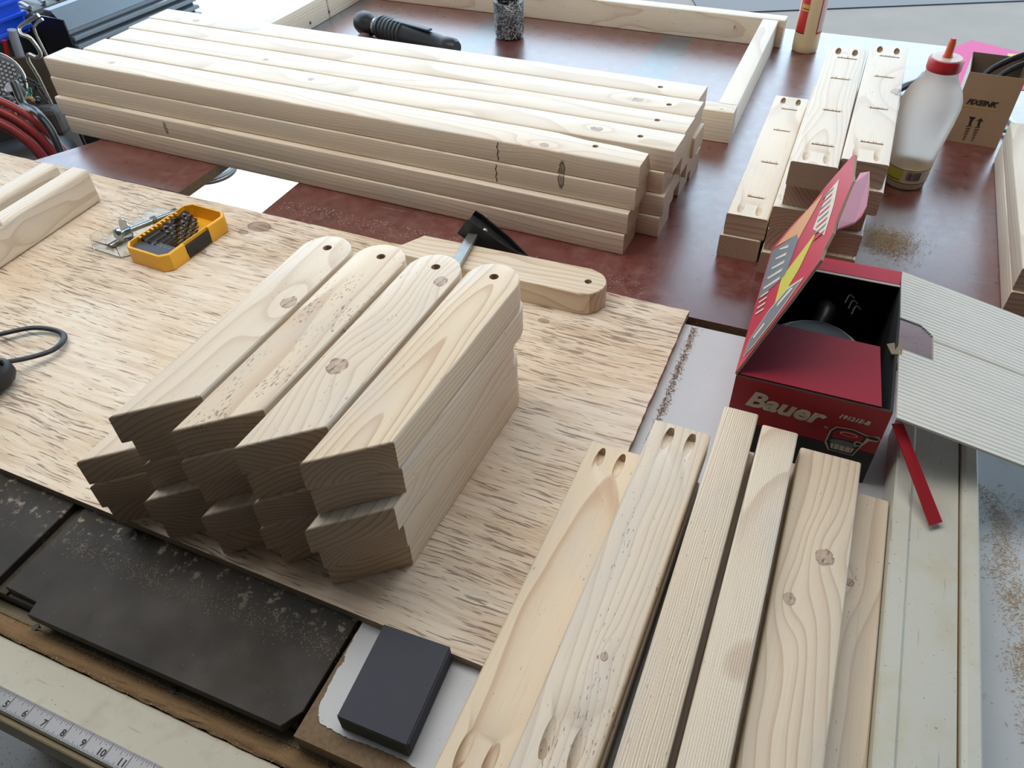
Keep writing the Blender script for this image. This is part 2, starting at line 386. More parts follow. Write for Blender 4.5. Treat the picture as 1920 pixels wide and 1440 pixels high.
def cut(o, cutters):
    bm = bmesh.new()
    for f in cutters: f(bm)
    me = tm(bm); co = bpy.data.objects.new('cutter', me); C.objects.link(co); co.matrix_world = o.matrix_world.copy()
    co.location = o.location; co.rotation_euler = o.rotation_euler
    md = o.modifiers.new('b', 'BOOLEAN'); md.operation = 'DIFFERENCE'; md.object = co; md.solver = 'EXACT'; md.use_self = True
    bpy.context.view_layer.update()
    ev = o.evaluated_get(bpy.context.evaluated_depsgraph_get())
    nm = bpy.data.meshes.new_from_object(ev); o.modifiers.clear(); o.data = nm
    bpy.data.objects.remove(co)
    nm.polygons.foreach_set('use_smooth', [True]*len(nm.polygons)); nm.set_sharp_from_angle(angle=R(32))
def cyl_cut(p, d, r, ln, n=20):
    def f(bm):
        dd = Vector(d).normalized(); bm_tube(bm, [Vector(p)-dd*ln/2, Vector(p)+dd*ln/2], r, n)
    return f
def box_cut(lo, hi): return lambda bm: bm_box(bm, lo, hi)
def text(body, size, mat, parent, M4, name='lettering', shear=0, sx=1, bold=0, ext=.0002, align='LEFT'):
    cu = bpy.data.curves.new('t', 'FONT'); cu.body = body; cu.size = size; cu.shear = shear; cu.offset = bold; cu.extrude = ext; cu.align_x = align; cu.resolution_u = 3
    t = bpy.data.objects.new('t', cu); C.objects.link(t); bpy.context.view_layer.update()
    me = bpy.data.meshes.new_from_object(t.evaluated_get(bpy.context.evaluated_depsgraph_get())); bpy.data.objects.remove(t)
    me.materials.clear(); me.transform(Matrix.Diagonal((sx, 1, 1, 1))); me.transform(M4)
    return link(name, me, mat, parent)
def frameM(o, x, y):
    x = Vector(x).normalized(); y = Vector(y); y = (y-x*y.dot(x)).normalized(); z = x.cross(y)
    m = Matrix((x, y, z)).transposed().to_4x4(); m.translation = o; return m

TH, WD = 0.038, 0.0635
def woodprops(o, W, H, pith=None, ka=None, kb=None, kc=None, tone=None, L=.5):
    if pith is None:
        pith = (W*rng.uniform(-.3, 1.3), rng.choice((-1, 1))*rng.uniform(.02, .07)+H/2, rng.uniform(.0035, .006))
    o['pith'] = [float(v) for v in pith]
    o['knota'] = [float(v) for v in (ka or (rng.uniform(.1, .9)*L, W*rng.uniform(.1, .9), rng.choice((.004, .006, .001))))]
    o['knotb'] = [float(v) for v in (kb or (-5, -5, .002))]
    o['knotc'] = [float(v) for v in (kc or (-5, -5, .002))]
    o['tone'] = [float(v) for v in (tone or (rng.uniform(0, .6), rng.uniform(.2, .8), 0))]
def board(name, L, W, H, loc, ang, label=None, cat='board', group=None, parent=None, wane=None, bev=.0028, **kw):
    """sawn board: x 0..L along grain, y 0..W, z 0..H, rounded long edges"""
    bm = bmesh.new(); prof = []
    for cx, cy, a0 in ((W-bev, H-bev, 0), (bev, H-bev, 90), (bev, bev, 180), (W-bev, bev, 270)):
        for k in range(4):
            a = R(a0+k*30); prof.append((cx+bev*math.cos(a), cy+bev*math.sin(a)))
    xs = [0, L*.25, L*.5, L*.75, L] if not wane else [L*i/24 for i in range(25)]
    rings = []
    for x in xs:
        ring = []
        for y, z in prof:
            if wane and z > H*.5 and y > W*.5:
                y = y - wane(x); 
            ring.append(bm.verts.new((x, y, z)))
        rings.append(ring)
    n = len(prof)
    for a, b in zip(rings, rings[1:]):
        for i in range(n): bm.faces.new((a[i], a[(i+1) % n], b[(i+1) % n], b[i]))
    bm.faces.new(rings[0]); bm.faces.new(rings[-1][::-1])
    o = link(name, tm(bm), PINE, parent, loc, ang, smooth=40)
    woodprops(o, W, H, L=L, **kw)
    if label: tag(o, label, cat, group)
    return o

# ================================================================ SETTING
def slab(name, lo, hi, mat): return struct(link(name, box(lo, hi), mat))
slab('floor', (-9, -3.2, FLOOR-.1), (9, 9, FLOOR), CONC)
slab('wall_back', (-4.1, -3.1, FLOOR), (4.1, -3.0, 1.7), WALLM)
slab('wall_left', (-4.1, -3.0, FLOOR), (-4.0, 2.5, 1.7), WALLM)
slab('wall_right', (3.2, -3.0, FLOOR), (3.3, .5, 1.7), WALLM)
slab('ceiling', (-4.1, -3.1, 1.7), (3.4, 3.05, 1.8), CEILM)
slab('trim_1', (-4.0, 2.95, 1.55), (3.3, 3.05, 1.7), WALLM)          # header over the open door
slab('trim_2', (.35, 3.0, FLOOR-.01), (9, 9, FLOOR+.004), plain('shade_toned_floor', (.055, .052, .048), .8, var=.25, sc=4))  # outer floor slab, shade put into its dark colour
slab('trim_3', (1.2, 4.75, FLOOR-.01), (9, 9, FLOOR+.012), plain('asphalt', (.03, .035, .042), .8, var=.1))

# ================================================================ RED WORKBENCH
ORG = Vector((.27, .885, 0)); TA = R(-24.5)
bench = empty('workbench', (ORG.x, ORG.y, 0), TA, 'long workbench with a worn red painted top carrying the timber piles', 'workbench')
outl = [(-1.33, .145-.10), (-.985, .02), (-.985, .40), (-.79, .40), (-.79, 0), (1.25, 0), (1.25, 1.245), (-1.235, 1.27), (-1.31, .15)]
outl = [(-1.36, .03), (-.985, .03), (-.985, .40), (-.79, .40), (-.79, 0), (1.25, 0), (1.25, 1.237), (-1.24, 1.27), (-1.255, .72), (-1.30, .145)]
me = prism(outl, -.019, 0, mi_side=1)
link('bench_top', me, [RED, OSB], bench)
for x in (-1.15, .15, 1.15):
    for y in (.12, 1.12): link('leg', box((x-.04, y-.04, FLOOR), (x+.04, y+.04, -.019), .003), WOODLEG, bench)
link('rail', box((-.7, .15, -.11), (1.2, .19, -.019), .002), WOODLEG, bench); link('rail', box((-1.2, 1.09, -.11), (1.2, 1.13, -.019), .002), WOODLEG, bench)

# ================================================================ TABLE SAW BENCH (near)
SA = R(-24.2); so = Vector((-.217, .313, 0))   # front corner where plate meets laminate
saw = empty('saw_table', tuple(so), SA, 'table saw bench with dark slate plates, pale laminate wing and front rail', 'saw table')
def sp(x, y):                                   # world xy -> saw frame
    v = Vector((x, y, 0))-so; return (v.x*math.cos(SA)+v.y*math.sin(SA), -v.x*math.sin(SA)+v.y*math.cos(SA))
gx = sp(-.5576, .4708)[0]
link('slate_plate', prism([(gx, .004), (gx+.048, .004), (gx+.05, -.012), (-.008, -.010), (.004, .010), (-.002, .69), (gx, .69)], -.012, 0, .0008, 1), SLATE, saw)
link('slate_plate', prism([(gx-.60, 0), (gx-.016, 0), (gx-.016, .69), (gx-.60, .69)], -.012, 0, .0008, 1), SLATE, saw)
link('slate_bed', box((gx-.6, .0005, -.05), (-.0, .69, -.0125)), DARKJ, saw)
link('dust_strip', box((gx-.0155, .0, -.0124), (gx-.0005, .69, -.0095)), plain('groove_dirt', (.06, .05, .035), .9, var=.7, sc=150), saw)
slivers_q = [('sawdust', 'groove')]
# laminate wing with a torn front edge over particle board
link('wing_core', box((.008, -.012, -.030), (1.75, .703, -.0012)), OSB, saw)
r2 = random.Random(3)
jp = [(.0095, .109), (.0095, .085), (.0105, .074), (.0135, .068), (.0115, .0571), (.0125, .0434), (.0135, .0379), (.0145, .0247), (.0165, .0173), (.0195, .0126), (.0252, .0069), (.0433, .0056), (.056, .0051), (.0735, .0066), (.0883, .0071), (.103, .0075), (.1264, .0049), (.20, .002), (.30, .0), (.5, -.004)]
jag = []
for (xa, ya), (xb, yb) in zip(jp, jp[1:]):
    for k in range(6):
        t = k/6; jag.append((xa+(xb-xa)*t+r2.uniform(-.0007, .0007), ya+(yb-ya)*t+r2.uniform(-.0007, .0007)))
jag.append(jp[-1])
link('laminate_sheet', prism(jag+[(1.75, -.008), (1.75, .703), (.0092, .703)], -.0012, 0), LAM, saw)
# front rails (below the table surface)
link('rail_angle', box((-1.0, -.0315, -.045), (1.3, -.0002, -.0305), .002), KHAKI, saw)
link('rail_ridge', box((-1.0, -.0135, -.0305), (1.3, -.0115, -.0285), .0008), KHAKI, saw)
for xx in (-.558, -.3305, -.143, .045, .235):
    link('bolt_hole', lathe([(.0042, 0), (.0036, .0006)], 16), BLACK, saw, (xx, -.0125, -.0284))
link('front_tube', box((-1.0, -.0945, -.085), (1.3, -.0325, -.030), .005, 3), IVORY, saw)
link('tube_lip', box((-1.0, -.1010, -.085), (1.3, -.0950, -.034), .002), KHAKI, saw)
tape = link('ruler_tape', box((-.60, -.0928, -.030), (1.2, -.0745, -.0296)), plain('steel_tape', (.24, .25, .27), .35, .3, var=.1), saw)
bm = bmesh.new(); INCH = .0254
x8 = -.212
for i in range(-64, 200):
    x = x8 + (i/16)*INCH
    ln = .0165 if i % 16 == 0 else (.0066 if i % 8 == 0 else (.0050 if i % 4 == 0 else (.0036 if i % 2 == 0 else .0024)))
    wd = .00018 if i % 16 else .0003
    bm_box(bm, (x-wd, -.0750-ln, -.0296), (x+wd, -.0750, -.02945))
    if i % 16: bm_box(bm, (x-wd, -.0925, -.0296), (x+wd, -.0925+ln*.6, -.02945))
tk = link('ruler_marks', tm(bm), INKK, tape); tk['kind'] = 'stuff'
for k in range(3, 20):
    text(str(k), .0095, INKK, tape, Matrix.Translation((x8+(k-8)*INCH-.0008, -.0895, -.0295)), 'numeral', bold=.00025, ext=.0001, align='RIGHT')
# cabinet beneath
link('saw_cabinet', box((-.85, .0, FLOOR), (.9, .66, -.051), .004), DARKJ, saw)

# sawdust ridge on the rail angle
def slivers(name, gen, n, size, mat, parent=None, seed=1, M4=None):
    r = random.Random(seed); vs = []; fs = []
    for i in range(n):
        x, y, z = gen(r); L = size*r.uniform(.5, 2.2); W = size*r.uniform(.15, .35); a = r.uniform(0, math.pi*2); t = r.uniform(-.5, .5)
        dx = Vector((math.cos(a)*L/2, math.sin(a)*L/2, t*L/2)); dy = Vector((-math.sin(a)*W/2, math.cos(a)*W/2, r.uniform(-.3, .3)*W)); dz = Vector((0, 0, W*.5))
        o = Vector((x, y, z+W*.4+abs(t)*L*.5)); b = len(vs)
        vs += [o-dx-dy, o-dx+dy, o+dx+dy, o+dx-dy, o-dx*.7+dz, o+dx*.7+dz]
        fs += [(b, b+3, b+2, b+1), (b, b+4, b+5, b+3), (b+1, b+2, b+5, b+4), (b, b+1, b+4), (b+3, b+5, b+2)]
    me = bpy.data.meshes.new('m'); me.from_pydata(vs, [], fs)
    o = link(name, me, mat, parent); o['kind'] = 'stuff'; return o
bm = bmesh.new(); nx_, ny_ = 260, 12; gridv = []
for i in range(nx_+1):
    row = []
    for j in range(ny_+1):
        t = j/ny_; x = -1.0+2.3*i/nx_; hgt = .005*math.sin(math.pi*min(1, t*1.05))**.8*(1-.3*t)+rng.uniform(-.0008, .0012)
        row.append(bm.verts.new((x, -.0325+.019*t+rng.uniform(-.001, .001), -.0303+max(0, hgt)*(0 if t >= 1 else 1))))
    gridv.append(row)
for i in range(nx_):
    for j in range(ny_): bm.faces.new((gridv[i][j], gridv[i+1][j], gridv[i+1][j+1], gridv[i][j+1]))
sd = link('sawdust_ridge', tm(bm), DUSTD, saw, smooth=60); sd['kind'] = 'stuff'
slivers('sawdust', lambda r: (r.uniform(-.6, .5), r.uniform(-.033, -.010), -.028), 2600, .0014, DUST, saw, 5)
def dusty(r):
    t = r.random()
    x, y = (.5506-.10*t+r.gauss(0, .010), .545-.31*t+r.gauss(0, .008))
    if r.random() < .45: cx, cy = r.choice([(.538, .50), (.52, .46), (.50, .40), (.485, .35), (.47, .33), (.50, .44), (.535, .54), (.50, .30), (.455, .27), (.52, .41), (.575, .52)]); x, y = cx+r.gauss(0, .008), cy+r.gauss(0, .010)
    return x, y, 0
s = slivers('sawdust', dusty, 2600, .0019, DUST, None, 9); tag(s, 'scattered sawdust on the pale laminate right of the metal fence', 'sawdust')
def dustp(r): return .625+r.gauss(0, .022), 1.062+r.gauss(0, .022), abs(r.gauss(0, .0018))
s = slivers('sawdust', dustp, 2600, .0024, DUST, None, 11); tag(s, 'small heap of sawdust on the red bench behind the red carton', 'sawdust')
def duste(r):
    t = r.random(); return .262-.11*t+abs(r.gauss(0, .0045))+.003, .86-.24*t+r.gauss(0, .004), 0
s = slivers('sawdust', duste, 1300, .0018, DUSTD, None, 12); tag(s, 'line of reddish sawdust along the right edge of the plywood', 'sawdust')
def dustr(r):
    t = r.random(); d = abs(r.gauss(0, .025)); return -.40+.62*t-.43*d, 1.30-.305*t-.9*d-.02, 0
s = slivers('wood_chips', dustr, 900, .0016, WHITEC, None, 13); tag(s, 'pale wood chips on the red bench before the big timber pile', 'sawdust')
def dustall(r): return r.uniform(.25, .95), r.uniform(.9, 1.5), 0
s = slivers('wood_chips', dustall, 260, .0014, DUSTD, None, 14); tag(s, 'sparse dark chips scattered over the red bench by the short stacks', 'sawdust')
def dustplate(r): 
    t = r.random(); return -.50+.33*t+r.gauss(0, .004)-.01, .535-.145*t+r.gauss(0, .008)-.01, .0002
s = slivers('sawdust', dustplate, 900, .0011, DUST, None, 15); tag(s, 'fine pale sawdust on the dark slate plate under the plywood edge', 'sawdust')

# ================================================================ PLYWOOD SHEET
PA = R(-25.3); PC = Vector((.2644, .8857, 0))
ply = empty('plywood_sheet', (PC.x, PC.y, 0), PA, 'large weathered plywood sheet with splintered face under the angled boards', 'plywood')
rr = random.Random(5); edge = []
Lp, Wp = 1.45, .612
edge.append((0, 0))
N = 60
for i in range(1, N): edge.append((0-rr.uniform(0, .0014), -Wp*i/N))
edge += [(0, -Wp), (-Lp, -Wp), (-Lp, 0)]
for i in range(1, 60): edge.append((-Lp+Lp*i/60, -rr.uniform(0, .0012)))
me = prism([(x, y) for x, y in edge][::-1], .0, .012, mi_side=1)
po = link('plywood_panel', me, [PLY, PLYE], ply, (-0.0, 0, 0)); 
# texture frame of the sheet runs from its far left corner
me.transform(Matrix.Translation((1.22, 0, 0))); po.location.x = -1.22

# ================================================================ STACK A : long boards
AA = R(-26.2); ab = Vector((.1888, 1.053)); ad = Vector((math.cos(AA), math.sin(AA))); an = Vector((-ad.y, ad.x))
cols = ['front', 'second', 'middle', 'fourth', 'back']; lays = ['bottom', 'third', 'second', 'top']
Acol = [(-1.252, .011, .017), (-1.213, .046, .0835), (-1.207, .044, .1495), (-1.217, .042, .215), (-1.222, .032, .281)]
off = {(0, 0): (0.013, -.011, -.017), (0, 1): (.001, -.008, -.014), (0, 2): (0, -.002, -.003), (1, 0): (.02, -.009, -.012), (1, 1): (.01, -.006, -.008), (1, 2): (0, -.012, -.003), (2, 0): (0, -.03, -.01), (2, 1): (0, -.01, -.004), (2, 2): (0, 0, .002)}
aknots = {(0, 3): ((.158, .030, .006), (1.10, .012, .007)), (1, 3): ((.55, .035, .006), (1.12, .03, .008)), (2, 3): ((.40, .02, .005), None), (3, 3): ((1.15, .03, .008), None), (4, 3): ((.12, .02, .007), None)}
for c, (x0, x1, y0) in enumerate(Acol):
    for l in range(4):
        dx0, dx1, dy = off.get((c, l), (rng.uniform(-.006, .006), rng.uniform(-.012, .008), rng.uniform(-.003, .003))) if l < 3 else (0, 0, 0)
        a, b, y = x0+dx0, x1+dx1, y0+dy
        p = ab+ad*a+an*y
        wn = (lambda x, L=b-a: .016*max(0, (x-L+.17)/.17)**.8 + .0015*math.sin(x*170)*(x > L-.2)) if (c, l) == (0, 3) else None
        ka, kb = aknots.get((c, l), (None, None))
        edge = 'against the open air at the left end' 
        lab = f'long pine board, {lays[l]} layer of the {cols[c]} row in the big pile'
        pith = None
        if c == 0 and l >= 2: pith = (-.05, .25, .0052)
        if c == 0 and l < 2: pith = (.03, -.25, .009)
        if l == 3 and c > 0: pith = (rng.uniform(0, .06), -.05-rng.random()*.1, .009)
        o = board('long_board', b-a, WD, TH-.0003, (p.x, p.y, TH*l), AA, lab, 'board', 'long boards in the big pile', wane=wn, pith=pith, ka=ka, kb=kb,
                  tone=(rng.uniform(0, .3), .12, 0), kc=((b-a-.115-x1-dx1, .006 if l == 3 else .032, .0062) if (c == 0 and l >= 2) else None))
        if c == 0 and l == 1: o['knotc'] = [-.954-a, .019, .0045]
        if l == 3:
            hx = b-a-(.085, .065, .055, .052, .077)[c]*1.0; hy = (.038, .03, .03, .03, .03)[c]
            cut(o, [cyl_cut((hx, hy, TH), (0, 0, 1), .0048, .05)])
        if (c, l) == (0, 2): pass
# narrow dark crack down the face of the two upper front boards
for o in [q for q in list(bpy.data.objects) if q.name.startswith('long_board') and q.parent is None and q['label'].endswith('front row in the big pile') and (', top' in q['label'] or ', second' in q['label'])]:
    a = 1.252+(-.2277) if ', top' in o['label'] else 1.252-.2305
    pts = [(a+.0012*math.sin(k*1.7), .003+.032*k/9) for k in range(10)]
    cr = prism([(x-.0006-.0006*(k % 3 == 1), z) for k, (x, z) in enumerate(pts)]+[(x+.0008, z) for x, z in pts[::-1]], 0, .0003)
    cr.transform(Matrix.Rotation(R(90), 4, 'X')); link('bark_crack', cr, BARK, o)

# ================================================================ STACK F : pickets with a round and a mitred end
def picket_outline(L, cutx=.058, W=WD):
    pts = [(0, W), (cutx, 0)] if cutx > 0 else [(-cutx, W), (0, 0)]
    cx = L-W/2
    for k in range(0, 13):
        a = R(-90+k*15); r = W/2; pts.append((cx+r*math.cos(a)*1.0, W/2+r*math.sin(a)))
    return pts
def picket(name, L, loc, ang, label, group, hole=True, cutx=.058, **kw):
    me = prism(picket_outline(L, cutx), 0, TH-.0002, .0026, 3)
    o = link(name, me, PINE, None, loc, ang, smooth=38)
    woodprops(o, WD, TH, L=L, **kw); tag(o, label, 'board', group)
    if hole: cut(o, [cyl_cut((L-.027, WD/2, TH/2), (0, 0, 1), .0055, .06)])
    return o
fo = Vector((-.192, .4514)); FA = R(62.7); fd = Vector((math.cos(FA), math.sin(FA))); fnn = Vector((-fd.y, fd.x))
fcols = [(0, -.0635, 0), (-.009, .0032, .8), (-.016, .0715, 1.3), (-.0255, .1400, 1.7), (-.045, .2065, 1.2)]
fname = ['right end', 'second from the right', 'third from the right', 'second from the left', 'far left']
toplooks = ['top board with broad tan flame grain and a drilled round end', 'top board with a brown knot midway and torn grain by its hole',
            'top board pitted with long worm-like grain tears', 'top board of plain pale pine with a grey knot near its middle']
ftop = [dict(pith=(.028, -.006, .0046), ka=(-5, -5, .002), tone=(.75, .15, 0)),
        dict(pith=(.09, -.04, .0050), ka=(.133, .040, .0105), kb=(.300, .012, .008), tone=(.1, .35, 0)),
        dict(pith=(.045, -.05, .0070), ka=(.02, .10, .010), tone=(.45, 1.0, 0)),
        dict(pith=(.0, -.06, .0080), ka=(.215, .010, .009), tone=(.05, .3, 0))]
flay = ['bottom', 'second from the bottom', 'middle', 'second from the top', 'top']
jx = {0: [-.006, -.010, -.018, .002, 0], 1: [.004, -.006, -.004, .002, 0], 2: [-.006, -.012, .004, -.004, 0], 3: [-.006, -.012, .006, .010, 0], 4: [.004, -.002, 0, 0, 0]}
for c, (x0, y0, da) in enumerate(fcols):
    for l in range(5 if c < 4 else 3):
        top = (l == 4 or (c == 4 and l == 2))
        dx = 0 if top else jx[c][l]; dy = 0 if l == 4 else rng.uniform(-.0025, .0025)
        a = FA+R(da)+(0 if l == 4 else R(rng.uniform(-.3, .3)))
        p = fo+fd*(x0+dx)+fnn*(y0+dy)
        if l == 4: lab = 'mitred pine ' + toplooks[c]; kw = ftop[c]
        elif c == 4: lab = f'mitred board, {["bottom", "middle", "top"][l]} of the low three-board column left of the fan'; kw = {}
        else: lab = f'mitred board, {flay[l]}, {fname[c]} column of the fan'; kw = {}
        if l < 4: kw = dict(pith=(rng.uniform(-.01, .07), rng.choice((-.03, .06)), rng.uniform(.004, .0085)), tone=(rng.uniform(0, .5), .3, 0))
        picket('mitred_board', .350, (p.x, p.y, .012+TH*l), a, lab, 'mitred boards in the fanned stack', hole=(l == 4), **kw)

# picket lying apart, held by the clamp
G0 = Vector((.1415, .915)); 
gdir = Vector((.0911, -.0401)).normalized(); GA = math.atan2(gdir.y, gdir.x)
gn = Vector((-gdir.y, gdir.x)); gp = Vector((.1388, .9105)) - gdir*.345 - gn*WD*.55
o = picket('mitred_board', .350, (gp.x, gp.y, .012), GA, 'single mitred pine board with a round end lying behind the fanned stack', 'mitred boards in the fanned stack', hole=True,
           pith=(.11, -.02, .0075), ka=(.19, .075, .010), tone=(.5, .05, 0), cutx=-.039)

# ================================================================ STACKS C
def pockets(o, L, H, ys, ends=(1, 1), r=.0048, depth=15, near=.026):
    cs = []; an_ = R(depth)
    for y in ys:
        if ends[1]: cs.append(cyl_cut((L-.026, y, H), (math.cos(an_), 0, -math.sin(an_)), r, .040))
        if ends[0]: cs.append(cyl_cut((near, y, H), (-math.cos(an_), 0, -math.sin(an_)), r, .040))
    return cs
def kerfs(L, W, H, xs, y0=.014, y1=.044, d=.0025):
    r = random.Random(int(L*1000)); cs = []
    for x in xs:
        cs.append(box_cut((x-.0017, y0+r.uniform(-.003, .003), H-d), (x+.0017, y1+r.uniform(-.003, .003), H+.01)))
    return cs
def splinters(parent, xs, H, seed):
    r = random.Random(seed); vs = []; fs = []
    for x in xs:
        for k in range(16):
            y = .014+.030*k/16+r.uniform(-.001, .001); L = r.uniform(.002, .006); b = len(vs)
            vs += [(x+.0008, y, H-.0003), (x+.0008, y+.0012, H-.0003), (x+L, y+.0006, H+r.uniform(.0004, .003)), (x+.0012, y+.0006, H+.0012)]
            fs += [(b, b+1, b+2), (b, b+2, b+3), (b+1, b+3, b+2), (b, b+3, b+1)]
    me = bpy.data.meshes.new('m'); me.from_pydata(vs, [], fs)
    o = link('torn_splinters', me, DUST, parent); o['kind'] = 'stuff'
CA = R(65.4); cdv = Vector((math.cos(CA), math.sin(CA))); cn = Vector((-cdv.y, cdv.x))
def cstack(nl, p_nr, L, nm, labels, offs, topkw, grp, ang=CA):
    d = Vector((math.cos(ang), math.sin(ang))); n = Vector((-d.y, d.x))
    for l in range(len(labels)):
        dx, dy = offs[l]; p = Vector(p_nr)+d*dx+n*dy
        top = l == len(labels)-1
        kw = topkw if top else {}
        o = board('short_board', L, WD, TH-.0003, (p.x, p.y, TH*l), ang, labels[l], 'board', grp, **kw)
        if top:
            xs = (.062, .185, .315, .41)
            cut(o, pockets(o, L, TH, (.018, .046)) + kerfs(L, WD, TH, xs)); splinters(o, xs, TH, l+len(nm))
gC = 'short boards with pocket holes on the red bench'
cstack(2, (.4035, 1.0205), .468, 'a', ['plain short pine board under the narrow two-board stack', 'top board of the narrow two-board stack, two pocket holes at each end'],
       [(-.004, .004), (0, 0)], dict(pith=(.03, -.3, .012), ka=(-5, -5, .002), tone=(.05, .1, 0)), gC)
m = 'of the middle short stack behind the red carton'
cstack(5, (.4625, .9645), .463, 'bb', ['bottom board '+m, 'fourth board from the top '+m, 'third board from the top '+m, 'second board from the top '+m, 'top board with wavy white growth rings on the middle short stack'],
       [(-.004, .012), (.004, .010), (.004, .010), (.012, -.001), (0, 0)], dict(pith=(.036, -.006, .0030), ka=(-5, -5, .002), tone=(0, .1, 0)), gC)
m = 'of the right short stack beside the glue bottle'
cstack(5, (.5335, .9655), .463, 'ccc', ['bottom board '+m, 'fourth board from the top '+m, 'third board from the top '+m, 'second board from the top '+m, 'top board with a brown side knot on the right short stack'],
       [(-.008, .004), (0, .004), (.010, .008), (-.006, -.004), (0, 0)], dict(pith=(.03, -.1, .009), ka=(.26, .004, .012), tone=(0, .3, 0)), gC, R(65.0))
# stack at the right border
for l in range(2):
    p = Vector((.7185+.0635*.91, .871-.0635*.415)); d = Vector((math.cos(R(65.3)), math.sin(R(65.3))))
    p = p + d*(.0 if l else -.004)
    o = board('short_board', .490, WD, TH-.0003, (p.x, p.y, TH*l), R(65.3), ['lower board of the stack at the right border', 'upper board of the stack at the right border'][l], 'board', 'boards at the right border',
              pith=(.03, -.2, .008), tone=(.1, .3, 0))
# ================================================================ GROUP D : front right boards
DA = R(65.6); dd = Vector((math.cos(DA), math.sin(DA))); dn = Vector((dd.y, -dd.x))       # dn points right
def dboard(far_left, Wb, Hb, z, L, label, ang=DA, **kw):
    d = Vector((math.cos(ang), math.sin(ang))); n = Vector((d.y, -d.x))
    p = Vector(far_left)+n*Wb-d*L
    return board('timber_board', L, Wb, Hb-.0003, (p.x, p.y, z), ang, label, 'board', 'timber boards at the front right', **kw)
LD = .62
# supports first
dboard((.1445, .5625), WD, TH, .012, .42, 'lower pine board under the second board from the left, front right group', R(64.6), ka=(-5, -5, .002))
dboard((.262, .592), WD, TH, .0003, .60, 'flat lower pine board under the two narrow ridged timbers', ka=(-5, -5, .002))
o = dboard((.0895, .6035), WD, TH, .012, .430, 'leftmost timber board at the front right, yellowish with two pocket holes', R(64.8), pith=(.02, -.05, .012), ka=(-5, -5, .002), tone=(.85, .25, 0))
cut(o, pockets(o, .430, TH, (.022, .046), r=.0052, near=.060) )
o = dboard((.159, .5975), WD, TH, .050, .430, 'second timber board from the left at the front right, pitted, two pocket holes', R(64.5), pith=(.075, -.02, .0050), ka=(.14, .024, .0035), tone=(.1, .55, 0))
cut(o, pockets(o, .430, TH, (.018, .042), r=.0054, near=.060))
dboard((.2360, .6010), TH, WD, .038, LD, 'third timber from the left at the front right, ridged sawn face, longest reach', pith=(-.3, .03, .003), ka=(-5, -5, .002), tone=(.45, .35, .8))
dboard((.2705, .5705), TH, WD, .038, LD, 'fourth timber from the left at the front right, narrow and ridged, set back', pith=(.02, -.4, .004), ka=(-5, -5, .002), tone=(.3, .1, .7))
dboard((.3140, .5580), WD, TH, .038, LD, 'wide timber board with flowing grain and dark knots at the front right', pith=(.10, -.035, .0062), ka=(.483, .022, .0085), kb=(.425, .047, .0060), tone=(.5, .12, 0))
dboard((.3465, .5340), WD, TH, 0, LD, 'rightmost timber board of the front right group, low, with dark cracks', pith=(-.02, -.06, .0062), ka=(.50, .030, .004), tone=(.2, .3, 0))

# left pair standing on edge on the plywood
LA = R(67.0); ld = Vector((math.cos(LA), math.sin(LA))); ln_ = Vector((ld.y, -ld.x))
for k, (off_, lab) in enumerate(((0, 'pine board on edge at the left of the plywood, nearer the drill bit case'), (-.068, 'pine board on edge at the far left of the plywood'))):
    endp = Vector((-.7396, 1.2772)) + ln_*off_ + ld*(.0 if k == 0 else -.004)
    p = endp - ld*.55
    board('edge_board', .55, TH, WD, (p.x, p.y, .012), LA, lab, 'board', 'boards on edge at the left', pith=(-.05, .03, .006), tone=(.1, .2, 0), bev=.006)

# ================================================================ OPEN FRAME B (pine frame lying on the bench)
fr = empty('timber_surround', (.4494, 1.4268, 0), R(-24.5), 'open rectangular pine frame on edge lying behind the big timber pile', 'frame')
def fmember(L, loc, ang, **kw): return board('frame_member', L, TH, WD, loc, ang, parent=fr, bev=.0022, **kw)
fmember(1.215, (-1.215, 0, 0), 0, pith=(.02, -.1, .007), ka=(1.19, .01, .003))                         # near
o = fmember(.505, (0, .0382, 0), R(90), pith=(.02, -.3, .01), ka=(-5, -5, .002)); o.location = (0, .0382, 0)
fmember(.56, (-1.185, .0382, 0), R(89.5), pith=(.02, -.2, .007), ka=(.35, .0, .003))
o = fmember(1.26, (-1.245, .575, 0), R(-1.3), pith=(-.15, .03, .0075), ka=(-5, -5, .001))
nail = link('nail', lathe([(.0022, 0), (.0022, .012)], 10), STEEL, fr, rot=(R(90), 0, 0)); nail.location = (-.10, .545, .04)
for (x, z, r_) in ((-1.146, .035, .0045),):
    pl = link('pocket_hole', lathe([(r_, 0), (r_*.9, .0004)], 16), DARKJ, fr, rot=(0, R(90), 0)); pl.location = (x, .25, z)
    pl = link('pocket_hole', lathe([(r_, 0), (r_*.9, .0004)], 16), DARKJ, fr, rot=(0, R(90), 0)); pl.location = (x, .34, z)

# ================================================================ METAL FENCE
fen = empty('saw_fence', (.3697, .2292, 0), R(65.5), 'long pale metal saw fence with a recessed channel right of the timbers', 'fence')
L0, L1 = -.12, .41; Wf = .083; ht = .05
bm = bmesh.new()
prof = [(0, 0), (0, ht-.002), (.002, ht), (.012, ht), (.014, ht-.002), (.0155, ht-.004), (.0165, ht-.0095), (.018, ht-.0095), (.019, ht-.004), (.021, ht-.0035), (.064, ht-.0035), (.0655, ht-.002), (.067, ht), (.081, ht), (Wf, ht-.002), (Wf, 0)]
for x in (L0, L1): pass
ra = [bm.verts.new((L0, y, z)) for y, z in prof]; rb = [bm.verts.new((L1, y, z)) for y, z in prof]
for i in range(len(prof)): j = (i+1) % len(prof); bm.faces.new((ra[i], ra[j], rb[j], rb[i]))
bm.faces.new(ra); bm.faces.new(rb[::-1])
link('fence_body', tm(bm), FENCEM, fen, smooth=25)
